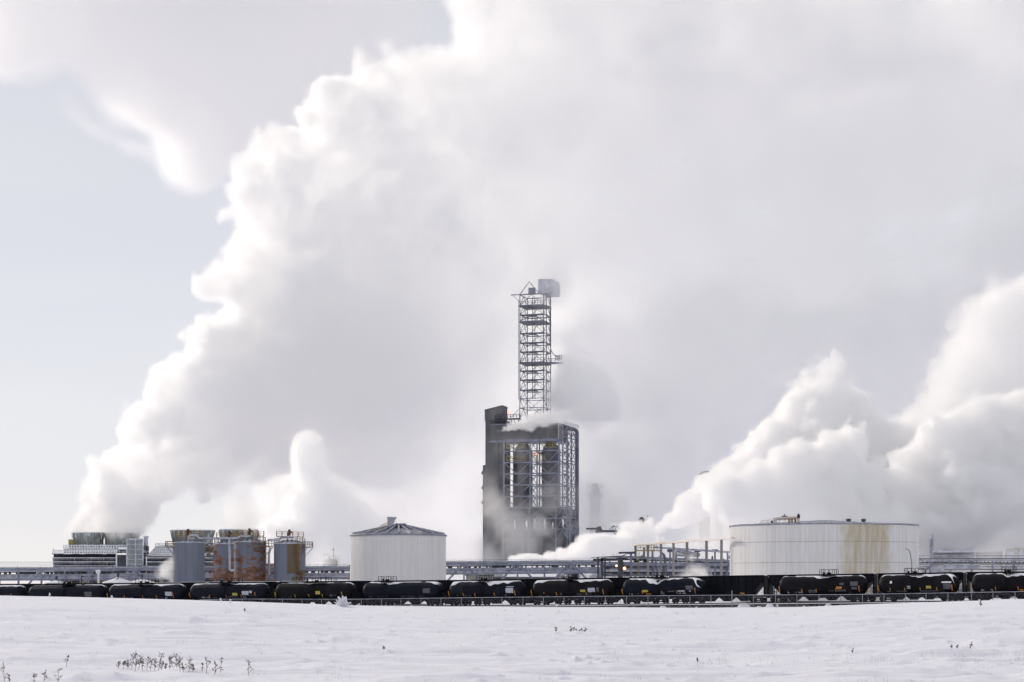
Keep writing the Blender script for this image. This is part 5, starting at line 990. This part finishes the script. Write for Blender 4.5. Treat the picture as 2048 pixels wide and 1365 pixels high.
class Grid:
    def __init__(s, x0, x1, y0, y1, z0, z1, vs):
        s.vs = vs; s.mn = (x0, y0, z0); s.shape = tuple(int(round((b-a)/vs)) for a, b in ((x0, x1), (y0, y1), (z0, z1)))
        s.x, s.y, s.z = [(m+(np.arange(n)+.5)*vs).astype(np.float32) for m, n in zip(s.mn, s.shape)]
        s.den = np.zeros(s.shape, np.float32)
    def slab(s, pts, Y0, R, lean=0.0):   # a mass with this outline in elevation, swelling in depth like a lens
        poly = [((px-CX)/F*Y0, (HY-py)/F*Y0) for px, py in pts]
        d2 = poly_sdf(poly, s.x, s.z)
        yc = Y0+lean*(s.x-float(np.mean([p[0] for p in poly])))
        dy = s.y[None, :]-yc[:, None]
        return d2[:, None, :]-(dy*dy)[:, :, None]/(2*R)
    def tube(s, pts):                    # px, py, Y, radius in metres
        best = None
        W = [(P(a, b, Y), r) for a, b, Y, r in pts]
        X = s.x[:, None, None]; Y = s.y[None, :, None]; Z = s.z[None, None, :]
        for (a, ra), (b, rb) in zip(W[:-1], W[1:]):
            e = b-a; t = np.clip(((X-a.x)*e.x+(Y-a.y)*e.y+(Z-a.z)*e.z)/e.length_squared, 0, 1)
            d = np.sqrt((X-a.x-e.x*t)**2+(Y-a.y-e.y*t)**2+(Z-a.z-e.z*t)**2)
            f = (ra+(rb-ra)*t)-d; best = f if best is None else np.maximum(best, f)
        return best.astype(np.float32)
    def puffs(s, f, pts, Y0, R, lean, edge, n_edge, n_face, r0, r1, seed, kids=7):
        """round heads of steam over the outline and the near face of a mass, each carrying smaller heads"""
        rs = np.random.default_rng(seed); W = np.array([((px-CX)/F*Y0, (HY-py)/F*Y0) for px, py in pts]); xm = W[:, 0].mean()
        sp = []
        seg = W[edge[0]:edge[1]+1]; ln = np.linalg.norm(np.diff(seg, axis=0), axis=1); cum = np.concatenate([[0], np.cumsum(ln)])
        area = np.sign(np.sum(W[:, 0]*np.roll(W[:, 1], -1)-np.roll(W[:, 0], -1)*W[:, 1]))
        for k in range(n_edge):
            d = rs.random()*cum[-1]; i = min(len(ln)-1, int(np.searchsorted(cum, d)-1)); i = max(i, 0); t = (d-cum[i])/max(ln[i], 1e-6)
            p = seg[i]*(1-t)+seg[i+1]*t; e = (seg[i+1]-seg[i])/max(ln[i], 1e-6); nrm = np.array([-e[1], e[0]])*area
            grow = min(1, .3+p[1]/60) if r1 > 7 else 1
            r = (r0+(r1-r0)*rs.random())*grow; p = p+nrm*r*1.0; sp.append((p[0], Y0+lean*(p[0]-xm)+(rs.random()-.5)*2.2*r, p[1], r))
        xs, zs = s.x[::4], s.z[::4]; d2 = poly_sdf([tuple(w) for w in W], xs, zs); ii, jj = np.nonzero(d2 > r0)
        if len(ii):
            for k in rs.integers(0, len(ii), n_face):
                dd = d2[ii[k], jj[k]]; r = (r0+(r1-r0)*rs.random())*1.15; x = xs[ii[k]]; y = Y0+lean*(x-xm)-math.sqrt(2*R*dd)+r*.6; sp.append((x, y, zs[jj[k]], r))
        out = list(sp)
        for x, y, z, r in sp:
            for q in range(kids):
                v = rs.standard_normal(3); v[1] = -abs(v[1])*.8; v[0] -= .5; v[2] += .35; v /= np.linalg.norm(v); rr = r*(.3+.25*rs.random()); out.append((x+v[0]*r*.9, y+v[1]*r*.9, z+v[2]*r*.9, rr))
                if rr > 1.6*s.vs:
                    for q2 in range(3):
                        u = rs.standard_normal(3)+v; u /= np.linalg.norm(u); out.append((x+v[0]*r*.9+u[0]*rr*.9, y+v[1]*r*.9+u[1]*rr*.9, z+v[2]*r*.9+u[2]*rr*.9, rr*.5))
        for x, y, z, r in out:
            R_ = r+2*s.vs; lo_ = [int((c-R_-m)/s.vs) for c, m in zip((x, y, z), s.mn)]; hi_ = [int((c+R_-m)/s.vs)+1 for c, m in zip((x, y, z), s.mn)]
            lo_ = [max(0, a) for a in lo_]; hi_ = [min(nn, a) for nn, a in zip(s.shape, hi_)]
            if any(a >= b for a, b in zip(lo_, hi_)): continue
            X = s.x[lo_[0]:hi_[0], None, None]-x; Y = s.y[None, lo_[1]:hi_[1], None]-y; Z = s.z[None, None, lo_[2]:hi_[2]]-z
            sl = f[lo_[0]:hi_[0], lo_[1]:hi_[1], lo_[2]:hi_[2]]; np.maximum(sl, r-np.sqrt(X*X+Y*Y+Z*Z), out=sl)
        return f
    def add(s, f, soft, dens): s.den = np.maximum(s.den, (np.clip(f/soft, 0, 1)*dens).astype(np.float32))
steam_mats = {}
def steam_mat(col=(1, 1, 1), g=float(os.environ.get('G', '.52'))):
    k = (col, g)
    if k in steam_mats: return steam_mats[k]
    m = bpy.data.materials.new('steam'); m.use_nodes = True; t = m.node_tree; t.nodes.clear()
    o = t.nodes.new('ShaderNodeOutputMaterial'); v = t.nodes.new('ShaderNodeVolumePrincipled'); t.links.new(v.outputs[0], o.inputs['Volume'])
    v.inputs['Color'].default_value = (*col, 1); v.inputs['Density'].default_value = float(os.environ.get('DF', '1')); v.inputs['Anisotropy'].default_value = g
    steam_mats[k] = m; return m
def make_volume(name, G, mat, label, category='steam', step=None):
    den = G.den; NX, NY, NZ = den.shape; vs = G.vs
    for a in (0, 1):                     # nothing reaches the border of the grid: no cut faces
        pass
    me = bpy.data.meshes.new(name); me.vertices.add(den.size)
    me.attributes.new('den', 'FLOAT', 'POINT').data.foreach_set('value', den.ravel())
    ob = bpy.data.objects.new(name, me); COL.objects.link(ob); me.materials.append(mat)
    ng = bpy.data.node_groups.new(name, 'GeometryNodeTree'); N = ng.nodes.new; K = ng.links.new
    ng.interface.new_socket('Geometry', in_out='INPUT', socket_type='NodeSocketGeometry'); ng.interface.new_socket('Geometry', in_out='OUTPUT', socket_type='NodeSocketGeometry')
    gi = N('NodeGroupInput'); go = N('NodeGroupOutput'); vc = N('GeometryNodeVolumeCube'); si = N('GeometryNodeSampleIndex'); si.data_type = 'FLOAT'; si.clamp = True
    na = N('GeometryNodeInputNamedAttribute'); na.data_type = 'FLOAT'; na.inputs[0].default_value = 'den'
    K(gi.outputs[0], si.inputs['Geometry']); K(na.outputs[0], si.inputs['Value'])
    v = N('GeometryNodeInputPosition').outputs[0]
    for op, b in (('SUBTRACT', G.mn), ('DIVIDE', (vs,)*3), ('ADD', (1e-3,)*3), ('FLOOR', None), ('MINIMUM', (NX-1, NY-1, NZ-1)), ('MAXIMUM', (0, 0, 0))):
        q = N('ShaderNodeVectorMath'); q.operation = op; K(v, q.inputs[0]); v = q.outputs[0]
        if b is not None: q.inputs[1].default_value = b
    s3 = N('ShaderNodeSeparateXYZ'); K(v, s3.inputs[0]); ii = []
    for k in range(3):
        f = N('FunctionNodeFloatToInt'); K(s3.outputs[k], f.inputs[0]); ii.append(f.outputs[0])
    def mad(a, b, c):
        q = N('FunctionNodeIntegerMath'); q.operation = 'MULTIPLY_ADD'; K(a, q.inputs[0]); q.inputs[1].default_value = b; K(c, q.inputs[2]); return q.outputs[0]
    K(mad(mad(ii[0], NY, ii[1]), NZ, ii[2]), si.inputs['Index']); K(si.outputs[0], vc.inputs['Density'])
    vc.inputs['Min'].default_value = G.mn; vc.inputs['Max'].default_value = tuple(m+vs*n for m, n in zip(G.mn, den.shape))
    for k, n in zip('XYZ', den.shape): vc.inputs['Resolution '+k].default_value = n
    sm = N('GeometryNodeSetMaterial'); sm.inputs['Material'].default_value = mat
    K(vc.outputs[0], sm.inputs[0]); K(sm.outputs[0], go.inputs[0])
    ob.modifiers.new('steam', 'NODES').node_group = ng
    ob['label'] = label; ob['category'] = category; ob['kind'] = 'stuff'
    return ob

def main_plume():
    vs = 1.7
    G = Grid(-240, 300, 850, 1050, -3, 335, vs)
    b = noise(G.shape, 46/vs, 2, .6, True); bf = noise(G.shape, 14/vs, 3, .6, True); n = noise(G.shape, 90/vs, 4, .5)
    Z = G.z[None, None, :]; X = G.x[:, None, None]; amp = np.clip((Z-24)/70, .12, 1)
    lf = np.clip((X+105)/120, 0, 1)         # crisp to the windward left, soft and thin to the right
    lump = np.clip(.7+b*.7+bf*.5, .08, 2.0)
    def put(f, soft, dens): G.den = np.maximum(G.den, (np.clip(f/soft, 0, 1)*dens*lump).astype(np.float32))
    pA = [(146,1070),(172,1000),(205,940),(255,868),(283,815),(300,765),(350,715),(395,668),(432,645),(428,600),(415,560),(436,505),(478,458),(488,395),(500,345),(560,332),(600,295),
          (590,245),(630,200),(690,200),(710,160),(760,122),(840,118),(880,85),(870,30),(850,-120),(2400,-120),(2400,330),(1900,430),(1600,520),(1350,500),(1200,545),(1120,600),
          (1060,700),(1000,860),(880,960),(760,985),(640,960),(520,945),(450,955),(385,985),(320,1012),(280,1046),(278,1070)]
    pA = [(x+(38*min(1, max(0, (1062-y)/220)) if i < 27 else 0), y) for i, (x, y) in enumerate(pA)]
    A = G.puffs(G.slab(pA, 930, 18, .12)+(b*5.5)*amp*(1+.4*lf)+n*(1+4*lf)*amp, pA, 930, 18, .12, (1, 25), 170, 340, 6, 16, 1)
    put(A+bf*2.6*amp, 2.0+9*lf, .085+.26*(1-lf)**2)
    pB = [(1105,740),(1120,680),(1160,628),(1210,615),(1262,640),(1300,585),(1350,540),(1430,560),(1500,540),(1640,600),(1760,570),(1860,600),(1935,548),(1960,360),(2020,330),(2400,300),(2400,1190),(1000,1190),(1010,1060),(1060,900),(1100,820)]
    B = G.puffs(G.slab(pB, 905, 16, .1)+b*4+n*3, pB, 905, 16, .1, (0, 15), 60, 260, 5, 14, 2)
    put(B+bf*2.6, 8, .065)
    pS = [(1098,800),(1108,735),(1115,690),(1140,645),(1175,622),(1220,615),(1265,640),(1300,600),(1350,560),(1400,590),(1450,570),(1500,620),(1540,700),(1560,800),(1500,900),(1400,960),(1280,980),(1200,930),(1150,880)]
    S_ = G.puffs(G.slab(pS, 882, 5)+b*2.5+n*1.5, pS, 882, 5, 0, (0, 12), 60, 130, 3.5, 9, 12)
    put(S_+bf*2.4, 4.5, .13)
    pU = [(1630,105),(1700,85),(1850,75),(1940,120),(1900,190),(1830,228),(1740,195)]
    put(G.slab(pU, 880, 6)+b*2+n*2, 9, .05)
    pT = [(1500,640),(1560,600),(1640,610),(1720,560),(1830,590),(1900,540),(1960,480),(2000,400),(2400,360),(2400,800),(1700,800)]
    T_ = G.puffs(G.slab(pT, 885, 8)+b*2, pT, 885, 8, 0, (0, 8), 50, 90, 4, 10, 13)
    put(T_+bf*2, 5, .17)
    pC = [(500,700),(760,560),(900,500),(1010,480),(1120,460),(1400,430),(2400,400),(2400,1190),(560,1190),(545,1100),(540,980),(480,880)]
    C = G.slab(pC, 985, 22, .03)
    put(C+b*10+n*6+bf*4, 9, .045)
    pD = [(432,1068),(440,1010),(450,960),(448,900),(480,860),(560,850),(585,930),(560,990),(532,1068)]
    D = G.puffs(G.slab(pD, 925, 6)+b*1.5*amp, pD, 925, 6, 0, (0, 4), 22, 30, 2.5, 5, 3)
    put(D+bf*1.2, 3, .14)
    E_ = G.slab([(341,1068),(350,1040),(385,1015),(420,1005),(455,1000),(430,1068)], 925, 4)
    put(E_+bf*2, 6, .05)
    return make_volume('steam_cloud', G, steam_mat(), 'huge pale steam cloud billowing up from the frosted cooling towers and filling the sky')
def top_cloud():
    vs = 4.5; G = Grid(-410, -20, 1320, 1480, 285, 520, vs)
    b = noise(G.shape, 60/vs, 4, .5, True); n = noise(G.shape, 130/vs, 4, .55)
    A = G.slab([(-300,-300),(-300,185),(40,170),(110,170),(170,225),(240,270),(300,300),(330,330),(500,320),(600,300),(700,240),(870,130),(880,-300)], 1400, 48)
    G.add(A+b*9+n*7, 16, .11); G.den *= np.clip(.7+n*.5, .1, 1.5)
    B = G.slab([(90,150),(150,170),(200,215),(270,260),(330,300),(300,325),(230,310),(170,290),(110,230)], 1360, 14)
    G.add(B+b*6+n*5, 12, .03)
    return make_volume('steam_cloud', G, steam_mat(), 'grey flat bottomed steam bank drifting high in the upper left sky')
def right_plume():
    vs = .75; G = Grid(36, 196, 560, 700, 4, 122, vs)
    b = noise(G.shape, 15/vs, 2, .6, True); n = noise(G.shape, 40/vs, 2, .5); b2 = noise(G.shape, 6.5/vs, 3, .62, True)
    s = np.clip((G.x[:, None, None]-44)/30, .12, 1)
    P1 = G.tube([(1298,1086,600,.3),(1310,1068,600,1.5),(1333,1046,602,2.6),(1362,1028,604,3.6),(1400,1005,606,5),(1430,985,610,7),(1470,975,612,8.5)])
    G.add(P1+b2*1.25, 1.2, 1.1)
    p3 = [(1396,1018),(1394,990),(1405,965),(1440,942),(1470,958),(1485,935),(1510,925),(1535,950),(1540,905),(1565,888),(1600,893),(1635,905),(1645,875),(1680,862),(1722,868),(1735,925),(1790,945),(1815,930),(1828,895),(1860,853),(1905,821),(1955,800),(2060,775),(2300,740),(2300,1200),(1760,1200),(1640,1090),(1500,1046),(1430,1034)]
    P3 = G.puffs(G.slab(p3, 600, 8, .25)+b*1.5*s, p3, 600, 8, .25, (1, 22), 95, 150, 1.8, 5.2, 5)
    G.add(P3+b2*1.1*s, 1.2, 1.0)
    p2 = [(1445,930),(1470,908),(1510,870),(1548,838),(1563,795),(1590,778),(1620,752),(1640,742),(1640,722),(1655,712),(1672,722),(1690,755),(1720,785),(1748,805),(1770,840),(1835,800),(1880,700),(1905,640),(1940,600),(1975,560),(2050,545),(2300,520),(2300,1200),(1600,1200),(1560,960)]
    P2 = G.puffs(G.slab(p2, 650, 8, .12)+b*1.5+n*.6, p2, 650, 8, .12, (0, 18), 100, 130, 1.8, 5, 6)
    fr = np.clip((G.x[:, None, None]-118)/25, 0, 1)
    G.add(P2+b2*1.1, 1.2+3*fr, .9-.5*fr)
    p4 = [(1320,1100),(1360,1055),(1395,1010),(1405,975),(1450,965),(1700,1000),(1800,1200),(1320,1200)]
    G.add(G.slab(p4, 685, 5)+b*1.5+b2, 4, .12)
    G.den *= np.clip(.85+n*.2+b*.2, .4, 1.3)
    return make_volume('steam_plume', G, steam_mat(), 'bright cauliflower steam plume swelling from a thin jet behind the big stained tank')
def low_plume():
    vs = .5; G = Grid(-4, 66, 545, 640, 2, 34, vs)
    b = noise(G.shape, 8/vs, 4, .6, True)
    A = G.slab([(1022,1125),(1045,1112),(1075,1108),(1100,1108),(1120,1095),(1135,1098),(1155,1078),(1180,1062),(1200,1066),(1230,1066),(1262,1042),(1300,1044),(1330,1080),(1400,1110),(1420,1160),(1040,1140)], 590, 5, .1)
    G.add(A+b*2.2, 1.0, 1.0)
    return make_volume('steam_plume', G, steam_mat(), 'dense white steam bank hugging the ground before the coker tower foot')
def left_column():
    vs = .75; G = Grid(-100, -8, 610, 730, -3, 62, vs)
    b = noise(G.shape, 14/vs, 5, .52, True); n = noise(G.shape, 30/vs, 2, .5)
    r = np.clip((G.x[:, None, None]+72)/30, 0, 1)
    pA = [(535,1100),(545,1055),(575,1030),(578,1000),(590,975),(590,945),(600,915),(604,890),(622,876),(640,890),(655,915),(700,940),(760,980),(830,1010),(900,1020),(960,1060),(960,1200),(560,1200)]
    A = G.puffs(G.slab(pA, 670, 7, .2)+b*1.5+n*2*r, pA, 670, 7, .2, (0, 10), 80, 150, 1.5, 4.2, 8)
    G.add(A+b*.8+n*1.5, 1.4+12*r, .8-.7*r)
    G.den *= np.clip((58-G.z[None, None, :])/16, .1, 1)
    B = G.slab([(520,1010),(540,965),(565,950),(585,960),(580,1010),(545,1060),(525,1040)], 700, 4)
    G.add(B+b*2.4, 4, .12)
    return make_volume('steam_plume', G, steam_mat(), 'tall ragged steam column rising behind the right rust stained tank')
def coker_veil():
    vs = 1.1; G = Grid(-24, 72, 752, 796, 5, 88, vs)
    b = noise(G.shape, 15/vs, 4, .55); b2 = noise(G.shape, 7/vs, 3, .5, True)
    X = G.x[:, None, None]; Z = G.z[None, None, :]; Y = G.y[None, :, None]
    env = np.clip((62-Z)/40, 0, 1)*np.clip((X+18)/10, 0, 1)*np.clip((60-X)/16, 0, 1)
    env = env*np.clip(1-((Y-774)/20)**2, 0, 1)
    G.den = np.maximum(G.den, (np.clip(b*.8+b2*.35-.18, 0, 1.2)*env*.12).astype(np.float32))
    return make_volume('steam_wisp', G, steam_mat((.97, .965, .95)), 'thin grey steam veil drifting across the dark coker tower')
def roof_jet():
    vs = .5; G = Grid(-8, 66, 760, 790, 58, 82, vs)
    b = noise(G.shape, 9/vs, 3, .55); b2 = noise(G.shape, 3.2/vs, 2, .6, True); X = G.x[:, None, None]; fx = np.clip((X-6)/30, 0, 1)
    pts = [(1000,863,772,.4),(1012,858,772,1.3),(1030,852,772,1.9),(1060,846,772,2.8),(1100,838,773,3.6),(1160,832,774,4),(1230,836,775,3.6),(1310,832,776,2.6)]
    f = G.tube(pts); f = np.where(f > 0, f, f)
    G.add(f+b2*.9+b*(.3+2.2*fx), .8+4*fx, 1.0-.93*fx**.5)
    return make_volume('steam_plume', G, steam_mat(), 'small steam jet trailing right across the roof of the coker tower')
def derrick_cloud():
    vs = 1.2; G = Grid(-30, 58, 770, 850, 70, 175, vs)
    b = noise(G.shape, 18/vs, 4, .5)
    A = G.slab([(930,400),(960,520),(1022,592),(1058,584),(1078,612),(1120,612),(1145,592),(1230,480),(1200,380),(1000,360)], 794, 9)
    fz = np.clip((146-G.z[None, None, :])/22, .12, 1)
    G.add(A+b*4, 13, .085*fz)
    B = G.slab([(1092,760),(1110,720),(1150,700),(1230,720),(1230,840),(1120,835),(1070,830),(1075,790)], 800, 9)
    G.add(B+b*4, 4, .2)
    return make_volume('steam_wisp', G, steam_mat(), 'soft steam cloud swallowing the top of the lattice derrick')
def low_wisps():
    def w(name, box, slabs, amp, soft, dens, label, cs, col=(1, 1, 1)):
        G = Grid(*box); b = noise(G.shape, cs/G.vs, 4, .55)
        for pts, Y0, R in slabs: G.add(G.slab(pts, Y0, R)+b*amp, soft, dens)
        return make_volume(name, G, steam_mat(col), label)
    w('steam_wisp', (-94, -72, 434, 452, -3, 12, .35), [([(302,1165),(310,1140),(330,1118),(348,1095),(356,1110),(350,1168)], 440, 3)], 1.2, 2.0, .45, 'small steam wisp beside the left grey storage tank', 4)
    w('steam_wisp', (-60, -30, 465, 500, -3, 22, .5), [([(600,1175),(605,1110),(625,1080),(650,1075),(668,1100),(680,1150),(685,1175)], 480, 6)], 2.5, 5, .2, 'steam wisp half hiding the small vessel with a caged ladder', 7)
    w('steam_wisp', (34, 60, 420, 445, -3, 14, .35), [([(1352,1165),(1370,1130),(1360,1110),(1385,1100),(1400,1120),(1420,1135),(1425,1165)], 432, 3)], 1.4, 2.4, .35, 'small steam wisp curling between the pipe rack posts', 4)
    w('steam_wisp', (92, 165, 470, 540, -3, 26, .8), [([(1830,1170),(1835,1060),(1880,1090),(1930,1100),(1990,1085),(2100,1070),(2200,1170)], 505, 16)], 3.5, 12, .05, 'low brownish steam veil over the pipework beyond the stained tank', 14, (.96, .95, .93))
for i, f in enumerate((main_plume, top_cloud, right_plume, low_plume, left_column, coker_veil, roof_jet, derrick_cloud, low_wisps)):
    rng = np.random.default_rng((7, 102, 103, 104, 105, 116, 107, 118, 109)[i]); f()
